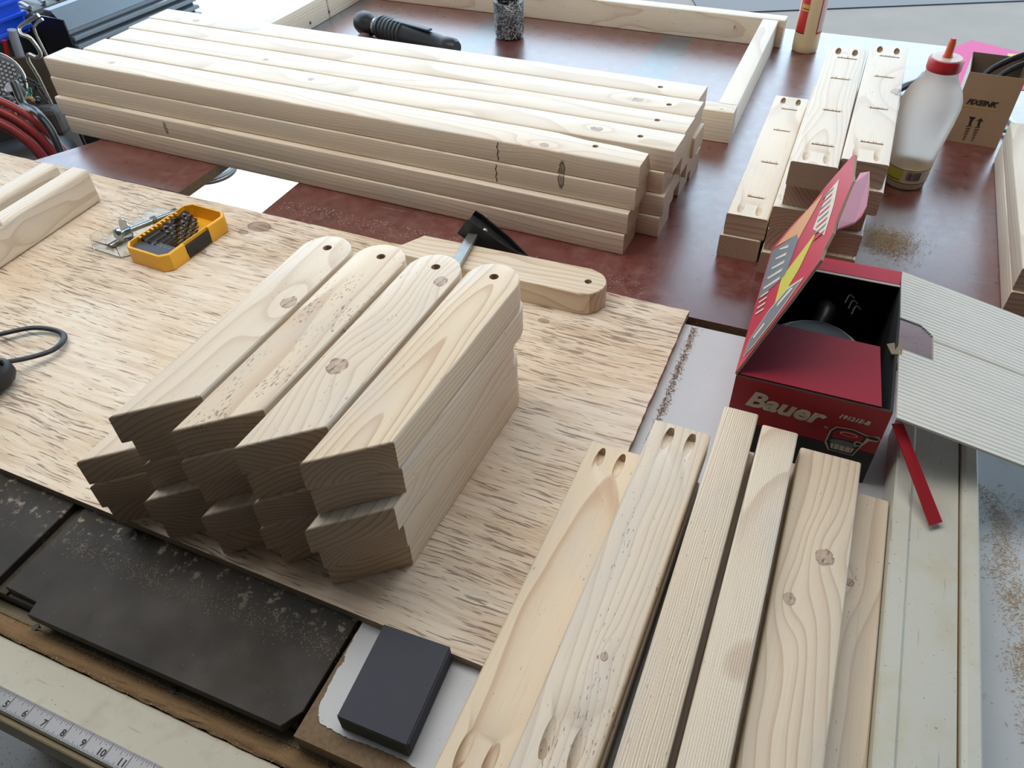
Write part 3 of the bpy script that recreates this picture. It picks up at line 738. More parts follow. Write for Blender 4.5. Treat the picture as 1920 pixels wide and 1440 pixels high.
link('groove_dust', box((L0, .0158, ht-.0095), (L1, .0172, ht-.0075)), DUSTD, fen)
link('end_cap', box((L1, .001, .001), (L1+.003, Wf-.001, ht-.001), .0008), IVORY, fen)

# ================================================================ RED CARTON
BW, BD, BH = .166, .2715, .117; BA = R(-24.0)
bx = empty('open_carton', (.2537, .6322, .0004), BA, 'open red cardboard power tool carton with raised lid flaps beside the short stacks', 'carton')
th = .003
def part(name, me, mat, par=bx, **k): return link(name, me, mat, par, **k)
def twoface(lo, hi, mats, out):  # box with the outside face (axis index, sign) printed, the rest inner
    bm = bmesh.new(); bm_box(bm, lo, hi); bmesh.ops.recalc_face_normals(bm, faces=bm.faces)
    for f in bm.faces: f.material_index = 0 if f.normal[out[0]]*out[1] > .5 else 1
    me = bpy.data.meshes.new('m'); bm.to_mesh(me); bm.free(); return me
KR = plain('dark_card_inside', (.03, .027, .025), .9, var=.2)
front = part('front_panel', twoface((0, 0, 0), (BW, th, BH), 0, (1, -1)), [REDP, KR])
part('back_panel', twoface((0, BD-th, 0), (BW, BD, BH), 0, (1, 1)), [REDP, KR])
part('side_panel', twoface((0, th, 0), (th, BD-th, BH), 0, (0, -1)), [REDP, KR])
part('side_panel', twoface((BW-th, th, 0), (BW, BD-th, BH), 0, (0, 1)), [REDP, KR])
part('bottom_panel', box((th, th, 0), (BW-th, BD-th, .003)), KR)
# black band low on the front
part('print_band', box((0, -.0004, 0), (BW, 0, .050)), INKK, front)
Mt = frameM((.016, -.0006, .0785), (1, 0, -.035), (0, 0, 1))
text('Bauer', .0315, INKW, front, Mt, shear=.28, sx=1.12, bold=.0011)
text('™', .006, INKW, front, frameM((.105, -.0006, .070), (1, 0, 0), (0, 0, 1)))
text('19121E-B', .0082, INKW, front, frameM((.116, -.0006, .0925), (1, 0, -.03), (0, 0, 1)), shear=.3, sx=1.02, bold=.0003)
# drawn sander on the front
pic = []
def flat(poly, mat, y, nm='printed_picture', par=front):
    bm = bmesh.new(); a = [bm.verts.new((x, y, z)) for x, z in poly]; b = [bm.verts.new((x, y-.0003, z)) for x, z in poly]; n = len(poly)
    bm.faces.new(a[::-1]); bm.faces.new(b)
    for i in range(n): bm.faces.new((a[i], a[(i+1) % n], b[(i+1) % n], b[i]))
    return link(nm, tm(bm), mat, par)
def ell(cx, cz, rx, rz, n=24): return [(cx+rx*math.cos(2*math.pi*i/n), cz+rz*math.sin(2*math.pi*i/n)) for i in range(n)]
flat([(.113, .070), (.118, .078), (.135, .080), (.152, .076), (.163, .078), (.1655, .074), (.163, .070), (.155, .069), (.150, .058), (.145, .040), (.118, .040), (.112, .050)], INKW, -.0004)
flat([(.1145, .070), (.119, .077), (.135, .079), (.152, .0745), (.149, .060), (.144, .041), (.119, .041), (.1135, .052)], INKK, -.0007)
flat([(.1165, .069), (.121, .075), (.135, .077), (.149, .073), (.147, .064), (.118, .061)], REDP, -.001)
flat(ell(.133, .0715, .0095, .0028), INKW, -.0013); flat(ell(.133, .0715, .0080, .0020), REDP, -.0016)
flat(ell(.131, .056, .0145, .0042), INKG, -.0010)
flat([(.118, .052), (.144, .052), (.142, .044), (.120, .044)], INKW, -.001)
for i in range(4): flat([(.122+.006*i, .052), (.1227+.006*i, .052), (.1227+.006*i, .044), (.122+.006*i, .044)], INKK, -.0013)
flat(ell(.1455, .061, .0045, .0035), INKW, -.0013); flat(ell(.1455, .061, .003, .0022), INKK, -.0016)
flat(ell(.158, .0743, .0065, .0022), INKK, -.0013)
# front flap folded in, its free edge a little high
part('front_flap', quad_panel([(.0035, .003, BH), (BW-.012, .003, BH), (BW-.021, .098, BH+.006), (.018, .100, BH+.006)], .002), REDL)
part('rear_flap', quad_panel([(.0, BD-.027, BH-.002), (BW-.004, BD-.027, BH-.002), (BW-.002, BD, BH), (.0, BD, BH)], .002), GLAREC)
part('inner_lip', quad_panel([(.0, BD-.030, BH-.003), (BW-.002, BD-.030, BH-.003), (BW-.002, BD-.027, BH-.002), (.0, BD-.027, BH-.002)], .0015), WHITEC)
# standing lid flap on the left edge, printed outside.  local frame: h along depth (y), d up
al = R(67.5)
def LP(h, d, off=0): return Vector((.001+d*math.cos(al)-off*math.sin(al), .002+h, BH+d*math.sin(al)+off*math.cos(al)))
lid_out = [(0, 0), (.2715, 0), (.264, .05), (.252, .086), (.256, .12), (.250, .170), (.240, .176), (.19, .178), (.165, .182), (.150, .176), (.12, .165), (.103, .160), (.085, .160), (.068, .149), (.05, .146), (.030, .098), (.015, .045)]
bm = bmesh.new(); a = [bm.verts.new(LP(h, d, 0)) for h, d in lid_out]; b = [bm.verts.new(LP(h, d, .003)) for h, d in lid_out]; n = len(a)
f0 = bm.faces.new(a); f1 = bm.faces.new(b[::-1]); f0.material_index = 1; f1.material_index = 0
for i in range(n): bm.faces.new((a[i], a[(i+1) % n], b[(i+1) % n], b[i])).material_index = 2
lid = part('lid_flap', tm(bm), [GLAREC, KR, CARDE])
def lflat(poly, mat, o=.0033, nm='printed_patch'):
    bm = bmesh.new(); a = [bm.verts.new(LP(h, d, o)) for h, d in poly]; b = [bm.verts.new(LP(h, d, o+.0003)) for h, d in poly]; n = len(poly)
    bm.faces.new(a); bm.faces.new(b[::-1])
    for i in range(n): bm.faces.new((a[i], a[(i+1) % n], b[(i+1) % n], b[i]))
    return link(nm, tm(bm), mat, lid)
lflat([(.140, .004), (.212, .004), (.258, .004), (.205, .072), (.183, .079), (.117, .068)], INKG)
lflat([(.205, .072), (.258, .010), (.248, .085), (.238, .118), (.183, .079)], INKO)
lflat([(.140, .124), (.122, .060), (.050, .060), (.088, .100)], INKY)
lflat([(.103, .143), (.160, .112), (.222, .128), (.222, .150), (.160, .150)], INKW, .0033)
for i in range(8):
    h = .112+.014*i; lflat([(h, .140-.0*i), (h+.010, .120), (h+.014, .120), (h+.004, .142)], INKG if i % 2 else GLAREC, .0037, 'print_stripe')
lflat([(.018, .012), (.048, .016), (.068, .048), (.072, .085), (.052, .118), (.030, .075), (.018, .035)], INKW, .0034)
lflat([(.020, .014), (.046, .018), (.064, .048), (.068, .083), (.052, .112), (.033, .073), (.021, .035)], INKG, .0038)
lflat([(.034, .030), (.040, .026), (.046, .046), (.040, .050)], INKW, .0042)
lflat([(.050, .070), (.057, .070), (.059, .094), (.052, .100)], INKW, .0042)
for i in range(5):
    lflat([(.150+.018*i, .016+.004*i), (.158+.018*i, .012+.004*i), (.130+.018*i, .056), (.125+.018*i, .054)], INKW, .0037, 'print_line')
for i in range(4):
    lflat([(.100+.012*i, .012), (.104+.012*i, .012), (.092+.012*i, .032), (.088+.012*i, .032)], INKW, .0037, 'print_line')
ibx = Matrix.Translation((-.2537, -.6322, 0)); ibx = Matrix.Rotation(-BA, 4, 'Z') @ ibx
ear = [ibx @ Vector(q) for q in ((.3487, .6919, .268), (.352, .699, .272), (.3842, .7538, .285), (.403, .785, .280), (.4225, .802, .272), (.417, .780, .262), (.404, .750, .258), (.392, .731, .258), (.379, .717, .259))]
bm = bmesh.new(); a = [bm.verts.new(q) for q in ear]; b = [bm.verts.new(q+Vector((0, 0, -.0025))) for q in ear]; n = len(a)
bm.faces.new(a); bm.faces.new(b[::-1])
for i in range(n): bm.faces.new((a[i], a[(i+1) % n], b[(i+1) % n], b[i]))
part('lid_ear', tm(bm), plain('pink_card_ear', (.62, .12, .18), .45, var=.08, sc=100))
# right flap : ridged white inside, folded out and drooping, with a hand hole
def ridged(L, W, ang_, name, skip=None, seed=0):
    nx, ny = 74, 220; bm = bmesh.new(); V = {}
    r = random.Random(seed)
    for i in range(nx+1):
        for j in range(ny+1):
            x = L*i/nx; y = W*j/ny
            z = .00026*math.sin(y*2*math.pi/.0062+math.sin(x*30+y*9)*.5)+.00014*math.sin(y*2*math.pi/.0031+1)+.0018*math.sin(x*11+y*6)
            z += -.0020*math.exp(-((y-.155+.25*x*0)/.0016)**2)
            V[i, j] = (bm.verts.new((x, y, z)), bm.verts.new((x, y, z-.003)))
    ok = lambda i, j: not (skip and skip(L*(i+.5)/nx, W*(j+.5)/ny))
    for i in range(nx):
        for j in range(ny):
            if not ok(i, j): continue
            q = [(i, j), (i+1, j), (i+1, j+1), (i, j+1)]
            bm.faces.new([V[k][0] for k in q]); bm.faces.new([V[k][1] for k in q[::-1]])
            for (di, dj, e) in ((-1, 0, (3, 0)), (1, 0, (1, 2)), (0, -1, (0, 1)), (0, 1, (2, 3))):
                ii, jj = i+di, j+dj
                if ii < 0 or ii >= nx or jj < 0 or jj >= ny or not ok(ii, jj):
                    p0, p1 = V[q[e[0]]], V[q[e[1]]]; bm.faces.new((p0[0], p0[1], p1[1], p1[0]))
    bmesh.ops.delete(bm, geom=[v for v in bm.verts if not v.link_faces], context='VERTS')
    return tm(bm)
def handhole(x, y):
    return x < .040 and .118 < y < .178 and not (x > .025 and y > .178-(x-.025)*.9)
rf = part('right_flap', ridged(.185, BD+.008, 0, 'f', handhole), WHITEC, smooth=35)
rf.location = (BW+.004, -.006, BH); rf.rotation_euler = (0, R(12.5), R(1.5))
part('torn_hinge', quad_panel([(BW-.006, .10, BH-.002), (BW+.004, .10, BH), (BW+.006, .125, BH+.001), (BW-.010, .130, BH-.012)], .0015), CARDE)
part('tuck_strip', quad_panel([(BW+.004, .002, .100), (BW+.015, .006, .1), (BW+.070, -.075, .053), (BW+.058, -.085, .053)], .0018), REDP)
# sander inside the carton
sa = empty('power_sander', (0, 0, 0), 0, 'black round power sander packed inside the open red carton', 'power tool')
w0 = Vector((.2537, .6322)); bd = Vector((math.cos(BA), math.sin(BA))); bn = Vector((-bd.y, bd.x))
cpos = w0+bd*.080+bn*.135
sa.location = (cpos.x, cpos.y, .0035)
link('body', lathe([(.045, 0), (.058, .004), (.060, .03), (.060, .060), (.057, .066), (.050, .070), (.050, .074), (.046, .078), (.02, .080)], 48), BLACK, sa, smooth=40)
for r_, z_ in ((.0585, .066), (.048, .0755)):
    bm = bmesh.new(); bm_tube(bm, [(r_*math.cos(R(a)), r_*math.sin(R(a)), z_) for a in range(0, 361, 8)], .0011, 8)
    link('trim_ring', tm(bm), STEEL, sa, smooth=60)
link('handle', tube([(.02, .05, .05), (.04, .075, .066), (.045, .095, .06)], .012, 12), BLACK, sa, smooth=60)
for k in range(3): link('cable_clip', tube([(.058, .045+.012*k, .085), (.066, .055+.012*k, .09), (.071, .050+.012*k, .088)], .0015, 8), BLACKM, sa, smooth=60)

# ================================================================ SANDING BLOCK
b0 = [(-.1363, .3942), (-.0691, .367), (-.1056, .275), (-.171, .3034)]
cx = sum(p[0] for p in b0)/4; cy = sum(p[1] for p in b0)/4
blk = empty('sanding_block', (cx, cy, 0), 0, 'dark grey sanding sponge on the laminate beside the plywood edge', 'sanding block')
Pb = [(x-cx, y-cy) for x, y in b0][::-1]
me = prism(Pb, 0, .0245, .0022, 3, sides=True); link('foam_core', me, SPONGEF, blk, smooth=40)
top = prism([(x*.985, y*.985) for x, y in Pb], .0240, .0254, .0006, 2); link('abrasive_face', top, SPONGE, blk)
bm = bmesh.new(); e = [(x*1.006, y*1.006) for x, y in Pb]
i0 = min(range(4), key=lambda i: abs((Pb[i][0]+Pb[(i+1) % 4][0])/2-.045)+abs((Pb[i][1]+Pb[(i+1) % 4][1])/2))
p, q = Vector((*Pb[i0], 0)), Vector((*Pb[(i0+1) % 4], 0)); nn = (q-p).cross(Vector((0, 0, 1))).normalized()*.0012
a = [p+(q-p)*.03+Vector((0, 0, .002)), q-(q-p)*.03+Vector((0, 0, .002)), q-(q-p)*.03+Vector((0, 0, .0235)), p+(q-p)*.03+Vector((0, 0, .0235))]
va = [bm.verts.new(v-nn*.3) for v in a]; vb = [bm.verts.new(v+nn*.6) for v in a]
bm.faces.new(va); bm.faces.new(vb[::-1])
for i in range(4): bm.faces.new((va[i], va[(i+1) % 4], vb[(i+1) % 4], vb[i]))
link('abrasive_side', tm(bm), SPONGE, blk)

# ================================================================ CLAMP
cl = empty('bar_clamp', (-.0661, .9692, .0), math.atan2(.0719, .023), 'bar clamp with a black jaw reaching over the single mitred board', 'clamp')
link('bar', box((-.10, 0, .054), (.13, .016, .061), .0008), STEEL, cl)
JA = R(34); JP = Vector((0, .008, .0575)); JR = Matrix.Rotation(JA, 4, 'X'); jl = JP-(JR.to_3x3() @ JP)
def jawpart(name, me, mat, par, sm=None):
    me.transform(Matrix.Translation(jl) @ JR) if par is cl else me.transform(Matrix.Translation(jl) @ JR)
    return link(name, me, mat, par, smooth=sm)
cj = jawpart('jaw', prism([(.078, .026), (.078, -.040), (.084, -.070), (.092, -.079), (.1, -.04), (.106, .012), (.106, .026)], .049, .066, .002, 2), BLACKM, cl, 35)
jawpart('jaw_plate', prism([(.072, .030), (.072, -.035), (.080, -.073), (.088, -.083), (.091, -.081), (.083, -.071), (.0755, -.033), (.0755, .030)], .042, .076, .0008, 1), BLACKM, cj)
jawpart('jaw_plate', prism([(.105, .026), (.107, .012), (.101, -.040), (.091, -.079), (.0935, -.080), (.104, -.040), (.110, .012), (.108, .026)], .044, .074, .0008, 1), BLACKM, cj)
rv = lathe([(.0045, 0), (.0045, .0012), (.003, .0026), (.001, .003)], 16); rv.transform(Matrix.Translation((.091, -.004, .0655))); jawpart('rivet', rv, CHROME, cj, 50)

# ================================================================ DRILL BIT CASE
dc = empty('drill_bit_case', (-.5415, 1.034, .012), R(62), 'open yellow drill bit case with a clear lid on the plywood', 'drill bit case')
Lc, Wc, Hc = .150, .092, .030   # x along length, y to the left
def rrect(x0, y0, x1, y1, c): return [(x0+c, y0), (x1-c, y0), (x1, y0+c), (x1, y1-c), (x1-c, y1), (x0+c, y1), (x0, y1-c), (x0, y0+c)]
tray = link('tray', prism(rrect(0, 0, Lc, Wc, .012), 0, Hc, .002, 2), YELLOW, dc)
tray.matrix_world = dc.matrix_basis
bpy.context.view_layer.update()
def inner(bm):
    o_ = rrect(.004, .005, Lc-.004, Wc-.004, .010); a = [bm.verts.new((x, y, .006)) for x, y in o_]; b = [bm.verts.new((x, y, .05)) for x, y in o_]; n = len(o_)
    bm.faces.new(a[::-1]); bm.faces.new(b)
    for i in range(n): bm.faces.new((a[i], a[(i+1) % n], b[(i+1) % n], b[i]))
tray.parent = None; tray.location = dc.location; tray.rotation_euler = dc.rotation_euler
cut(tray, [inner, box_cut((.045, -.01, .010), (.10, .004, .05))])
tray.parent = dc; tray.location = (0, 0, 0); tray.rotation_euler = (0, 0, 0)
link('latch', box((.046, -.001, .002), (.099, .005, .024), .001), BLACK, dc)
link('foam_tray', box((.006, .008, .006), (.040, Wc-.008, .0235), .002), plain('grey_rubber', (.055, .06, .08), .6, var=.1), dc)
for i in range(8): text(str(i+1), .004, INKW, dc, Matrix.Translation((.030, .014+.009*i, .0238)) @ Matrix.Rotation(R(-90), 4, 'Z'), 'numeral')
for i in range(10): link('notch_rib', box((.030+.009*i, Wc-.010, .016), (.034+.009*i, Wc-.0045, .030), .0006), YELLOW, dc)
for i in range(3): link('hinge', box((.025+.045*i, Wc-.001, .016), (.045+.045*i, Wc+.005, .026), .001), YELLOW, dc)
def bit(L, r, name='drill_bit'):
    bm = bmesh.new(); n = 8; rings = []
    ns = int(L/.0018)
    for s_ in range(ns+1):
        x = L*s_/ns; ang = x/(r*7)*math.pi*2*.5; rr_ = []
        fl = x > L*.35
        for k in range(n):
            th_ = 2*math.pi*k/n; ra_ = r*(.62 if fl and k % 4 in (1, 2) else 1)
            if x > L*.97: ra_ *= .3
            a_ = th_+(ang if fl else 0); rr_.append(bm.verts.new((x, ra_*math.cos(a_), ra_*math.sin(a_))))
        rings.append(rr_)
    for a, b in zip(rings, rings[1:]):
        for i in range(n): bm.faces.new((a[i], a[(i+1) % n], b[(i+1) % n], b[i]))
    bm.faces.new(rings[0]); bm.faces.new(rings[-1][::-1]); return tm(bm)
BITM = plain('dark_drill_steel', (.07, .06, .052), .28, .8, var=.3)
cdir = Vector((math.cos(R(62)), math.sin(R(62)))); cnn = Vector((-cdir.y, cdir.x))
yb = .013
for i, (rr_, LL) in enumerate(((.0013, .058), (.0017, .064), (.0021, .072), (.0026, .080), (.0032, .088), (.0040, .096), (.0050, .100), (.0062, .104))):
    y = yb+rr_; yb += 2*rr_+.0028; q = Vector((-.5415, 1.034))+cdir*.030+cnn*y
    o = link('drill_bit', bit(LL, rr_), BITM, None, (q.x, q.y, .012+.017+rr_), rot=(0, R(1.0), R(62)), smooth=30)
    tag(o, ['thinnest', 'second thinnest', 'third thinnest', 'fourth thinnest', 'fourth thickest', 'third thickest', 'second thickest', 'thickest'][i]+' dark twist drill bit in the open yellow case', 'drill bit', 'drill bits in the yellow case')
# clear lid lying open to the left
lid2 = link('clear_lid', prism(rrect(0, .0, Lc, .085, .012), 0, .020, .001, 1), CLEARP, None, (-.5415+cnn.x*(Wc+.006), 1.034+cnn.y*(Wc+.006), .0125), R(62))
def inner2(bm):
    o_ = rrect(.0015, .0015, Lc-.0015, .0835, .011); a = [bm.verts.new((x, y, .0015)) for x, y in o_]; b = [bm.verts.new((x, y, .05)) for x, y in o_]; n = len(o_)
    bm.faces.new(a[::-1]); bm.faces.new(b)
    for i in range(n): bm.faces.new((a[i], a[(i+1) % n], b[(i+1) % n], b[i]))
cut(lid2, [inner2]); lid2.parent = dc; lid2.location = (0, Wc+.006, .0005); lid2.rotation_euler = (0, 0, 0)
for i in range(5): link('lid_rib', box((.03+.02*i, .079, .003), (.0315+.02*i, .083, .019)), CLEARP, dc, (0, Wc+.006, .0005))
# carriage bolt and small bits in the lid
bo = empty('carriage_bolt', (0, 0, 0), 0, 'blue zinc carriage bolt with a washer lying in the clear lid', 'bolt')
q = Vector((-.5415, 1.034))+cdir*.030+cnn*(Wc+.040)
bo.location = (q.x, q.y, .036); bo.rotation_euler = (0, R(5), R(50))
link('shank', lathe([(.0052, 0), (.0052, .11)], 16), ZINC, bo, rot=(0, R(90), 0), smooth=40)
link('head', lathe([(.0125, 0), (.0120, .003), (.009, .0065), (.004, .0085)], 24), ZINC, bo, rot=(0, R(-90), 0), smooth=50)
link('washer', lathe([(.0195, 0), (.0195, .0015)], 32), ZINC, bo, (.012, 0, .003), rot=(0, R(90), 0), smooth=40)
link('nut', lathe([(.0085, 0), (.0085, .007)], 6), ZINC, bo, (.060, 0, 0), rot=(0, R(90), 0))
link('nut', lathe([(.0080, 0), (.0080, .007)], 6), ZINC, bo, (.100, 0, 0), rot=(0, R(90), 0))
for i, lab in enumerate(('small steel screwdriver bit in the clear lid, next to the bolt head', 'small steel screwdriver bit in the clear lid, outer of the two')):
    q = Vector((-.5415, 1.034))+cdir*(.015)+cnn*(Wc+.055+.009*i)
    o = link('driver_bit', lathe([(.0032, 0), (.0032, .030), (.002, .034), (.002, .045)], 6), STEEL, None, (q.x, q.y, .0175), rot=(0, R(90), R(55)))
    tag(o, lab, 'driver bit', 'driver bits in the clear lid')

# ================================================================ GLUE BOTTLES
gb = empty('glue_bottle', (.7275, 1.2515, 0), R(-20), 'nearly empty milky glue bottle with a red cap beside the right short stack', 'bottle')
prof = [(.030, 0), (.0335, .002), (.0345, .02), (.0375, .06), (.0415, .09), (.0455, .12), (.0475, .145), (.046, .157), (.041, .170), (.033, .182), (.0268, .192), (.0252, .200), (.0252, .206)]
link('bottle_body', lathe(prof, 40), MILKY, gb, smooth=60)
link('glue', lathe([(.0315, .003), (.0322, .006), (.033, .012), (.033, .018)], 36), CREAM, gb, smooth=60)
link('label_band', lathe([(.0352, .014), (.0366, .040)], 40, cap=False), plain('milky_label', (.62, .52, .42), .5, var=.08), gb, smooth=60)
for z0, z1, r0, r1 in ((.0135, .0147, .0354, .0355), (.0393, .0405, .0368, .0369)):
    link('label_line', lathe([(r0, z0), (r1, z1)], 40, cap=False), INKK, gb, smooth=60)
def arc_patch(r, z0, z1, a0, a1, mat, parent, nm, slope=.0):
    bm = bmesh.new(); n = 12; A = []; B = []
    for i in range(n+1):
        a = R(a0+(a1-a0)*i/n); A.append(bm.verts.new((r*math.cos(a), r*math.sin(a), z0))); rr_ = r+slope*(z1-z0); B.append(bm.verts.new((rr_*math.cos(a), rr_*math.sin(a), z1)))
    for i in range(n): bm.faces.new((A[i], A[i+1], B[i+1], B[i]))
    return link(nm, tm(bm), mat, parent, smooth=60)
arc_patch(.0357, .016, .038, 198, 252, INKY, gb, 'yellow_label', .055)
for i in range(14):
    a = 262+i*2.7; arc_patch(.0362, .021, .037, a, a+rng.choice((.8, 1.3, 1.8)), INKK, gb, 'barcode_bar', .055)
for i in range(4): arc_patch(.0360, .019+.0045*i, .0205+.0045*i, 205, 246, INKK, gb, 'print_line', .055)
cap = link('cap', lathe([(.0262, .204), (.0268, .206), (.0268, .219), (.0255, .222), (.012, .2225), (.010, .2225)], 40), REDCAP, gb, smooth=35)
link('cap_disc', lathe([(.0235, .2222), (.023, .2238), (.010, .2240)], 32), plain('dried_glue', (.62, .5, .45), .4, var=.3), gb, smooth=40)
link('nozzle', lathe([(.0085, .2235), (.0065, .228), (.0058, .246), (.0045, .250), (.0045, .253)], 20), ORANGEN, gb, smooth=50)
g1 = empty('glue_bottle', (.7440, 1.9010, 0), R(10), 'cream glue bottle with a red label standing on the far bench edge', 'bottle')
link('bottle_body', lathe([(.027, 0), (.0295, .003), (.030, .02), (.030, .16), (.028, .175), (.014, .195), (.012, .205)], 40), CREAM, g1, smooth=60)
arc_patch(.0303, .045, .17, 170, 222, LABELR, g1, 'red_label'); arc_patch(.0303, .045, .17, 275, 345, LABELR, g1, 'red_label')
arc_patch(.0305, .05, .165, 280, 340, plain('fine_print', (.62, .45, .42), .6, var=.5, sc=700), g1, 'text_panel')
arc_patch(.0306, .095, .11, 185, 224, INKO2, g1, 'yellow_badge'); arc_patch(.0307, .099, .101, 188, 222, INKK, g1, 'badge_line')
arc_patch(.0305, .045, .047, 170, 222, INKK, g1, 'label_line')
link('cap', lathe([(.0135, .200), (.0135, .215), (.005, .219), (.004, .235)], 24), REDCAP, g1, smooth=40)

# ================================================================ NAIL JAR
jr = empty('nail_jar', (.0300, 2.070, 0), 0, 'clear glass jar full of steel nails inside the pine frame', 'jar')
link('jar_glass', lathe([(.030, 0), (.034, .002), (.0375, .010), (.0385, .02), (.0385, .088), (.036, .096), (.033, .099)], 40), GLASS, jr, smooth=60)
link('lid', lathe([(.036, .099), (.037, .101), (.037, .115), (.035, .117)], 36), BLACK, jr, smooth=40)
bm = bmesh.new(); r3 = random.Random(21)
for i in range(560):
    z = r3.uniform(.006, .092); a = r3.uniform(0, 2*math.pi); rr_ = .0345*math.sqrt(r3.uniform(.45, 1)) ; c0 = Vector((rr_*math.cos(a), rr_*math.sin(a), z))
    d = Vector((r3.gauss(0, 1), r3.gauss(0, 1), r3.gauss(0, .9))).normalized(); L = .016
    rad = Vector((c0.x, c0.y, 0)).normalized(); d = (d-rad*d.dot(rad)*.85).normalized()
    p0, p1 = c0-d*L/2, c0+d*L/2
    for pp in (p0, p1):
        rl = math.hypot(pp.x, pp.y)
        if rl > .0362: pp.x *= .0362/rl; pp.y *= .0362/rl
        pp.z = max(.003, min(.094, pp.z))
    bm_tube(bm, [p0, p1], .0009, 5); bm_tube(bm, [p1, p1+d*.0008], .0022, 6)
nl = link('nails', tm(bm), NAILM, jr); nl['kind'] = 'stuff'
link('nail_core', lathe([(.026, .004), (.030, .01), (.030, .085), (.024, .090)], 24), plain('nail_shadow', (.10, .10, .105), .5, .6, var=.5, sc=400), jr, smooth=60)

# ================================================================ BLACK ROTARY TOOL in the frame
rt_ = empty('rotary_tool', (-.355, 2.135, .030), math.atan2(-.21, .245), 'black barrel-shaped power tool lying inside the pine frame', 'power tool')
link('housing', lathe([(.010, -.012), (.024, -.008), (.029, .004), (.028, .035), (.020, .052), (.020, .060), (.027, .066), (.029, .10), (.028, .15), (.025, .20), (.022, .26), (.020, .29), (.022, .30), (.022, .325), (.016, .335)], 32), BLACK, rt_, rot=(0, R(90), 0), smooth=50)
for i in range(7): link('grip_rib', lathe([(.0292, 0), (.0302, .001), (.0302, .005), (.0292, .006)], 32), BLACKM, rt_, (.075+.013*i, 0, 0), rot=(0, R(90), 0), smooth=50)
link('switch_plate', box((.12, -.009, .024), (.25, .009, .030), .003), BLACKM, rt_)
link('bright_collar', lathe([(.0205, 0), (.0205, .006)], 28), CHROME, rt_, (.053, 0, 0), rot=(0, R(90), 0), smooth=40)
link('trigger', lathe([(.016, 0), (.018, .004), (.014, .014), (.005, .018)], 20), plain('brown_rubber', (.11, .06, .045), .6), rt_, (.045, -.040, -.026), rot=(0, 0, 0), smooth=50)

# ================================================================ SCREW BOX (brown carton)
FB = R(-28); fw_, fdp, fh = .093, .095, .133
fx = empty('screw_carton', (.8698, 1.4079, 0), FB, 'small open brown cardboard screw carton printed with two black screws', 'carton')
ffp = link('front_panel', twoface((0, 0, 0), (fw_, .0015, fh), 0, (1, -1)), [BROWNC, BROWNI], fx)
link('back_panel', twoface((0, fdp, 0), (fw_, fdp+.0015, fh+.004), 0, (1, 1)), [BROWNC, BROWNI], fx)
link('side_panel', twoface((0, .0015, 0), (.0015, fdp, fh), 0, (0, -1)), [WHITEC, BROWNI], fx)
link('side_panel', twoface((fw_-.0015, .0015, 0), (fw_, fdp, fh), 0, (0, 1)), [BROWNC, BROWNI], fx)
link('bottom_panel', box((.0015, .0015, 0), (fw_-.0015, fdp, .002)), BROWNI, fx)
text('FIXEINK', .0135, INKK, ffp, frameM((.0135, -.0004, .0755), (1, 0, .015), (0, 0, 1)), shear=.35, sx=1.02, bold=.0005)
flat([(.0095, .0715), (.070, .0715), (.070, .0703), (.0095, .0703)], INKO2, -.0002, 'print_line', ffp)
for cx_, rotd, arrow in ((.033, -2, 0), (.0478, -2, 1)):
    if arrow: flat([(cx_-.0065, .046), (cx_, .0525), (cx_+.0065, .046), (cx_+.002, .0475), (cx_+.002, .036), (cx_-.002, .036), (cx_-.002, .0475)], INKK, -.0002, 'printed_screw', ffp)
    else: flat([(cx_-.006, .0525), (cx_+.006, .0525), (cx_+.0025, .047), (cx_+.002, .036), (cx_-.002, .036), (cx_-.0025, .047)], INKK, -.0002, 'printed_screw', ffp)
    for k in range(6):
        z = .034-.0052*k; s_ = 1-.12*k; flat([(cx_-.0042*s_, z-.0022), (cx_+.0042*s_, z+.0010), (cx_+.0042*s_, z+.0028), (cx_-.0042*s_, z-.0004)], INKK, -.0002, 'printed_screw', ffp)
for i, lab in enumerate(('black cable end sticking out of the brown screw carton, upper one', 'black cable end sticking out of the brown screw carton, lower one')):
    o = link('cable', tube([(.897+.012*i, 1.425-.022*i, .095), (.93+.012*i, 1.437-.022*i, .126), (1.0+.012*i, 1.447-.022*i, .150), (1.08, 1.462-.022*i, .155)], .0055, 10), BLACKM, None, smooth=60)
    tag(o, lab, 'cable', 'cables in the brown screw carton')

# papers, tape and tools beside it
def paper(name, pts, z, mat, label):
    o = link(name, prism(pts, z, z+.0006), mat); return tag(o, label, 'paper')
paper('paper_sheet', [(1.0288, 1.8297), (1.0194, 1.7091), (1.0100, 1.62), (1.24, 1.62), (1.30, 1.75), (1.1612, 1.9162)][0:6], .0005, PINK, 'bright pink paper sheet on the far right corner of the bench')
paper('paper_note', [(1.165, 1.745), (1.27, 1.70), (1.32, 1.78), (1.20, 1.822)], .0015, YPAPER, 'pale yellow note lying on the pink sheet')
o = link('green_strap', tube([(.985, 1.432, .004), (1.02, 1.40, .012), (1.08, 1.37, .010), (1.2, 1.34, .004)], .009, 8, flat=.35), GREENT, None, smooth=60); tag(o, 'green plastic strap beside the brown screw carton', 'strap')
o = link('steel_rod', tube([(1.035, 1.565, .005), (1.03, 1.47, .005), (1.028, 1.43, .005)], .004, 8), STEEL, None, smooth=60); tag(o, 'thin steel rod on the bench right of the brown screw carton', 'rod')
cc = empty('black_pliers', (.905, 1.62, .0), R(40), 'black tool handle lying behind the milky glue bottle', 'tool')
link('handle', tube([(-.07, -.01, .012), (-.02, .004, .016), (.03, .0, .016), (.08, -.02, .012)], [.009]*25, 10), BLACKM, cc, smooth=60)
link('handle', tube([(-.07, .03, .012), (-.02, .028, .014), (.03, .02, .014), (.08, .03, .012)], .008, 10), BLACK, cc, smooth=60)

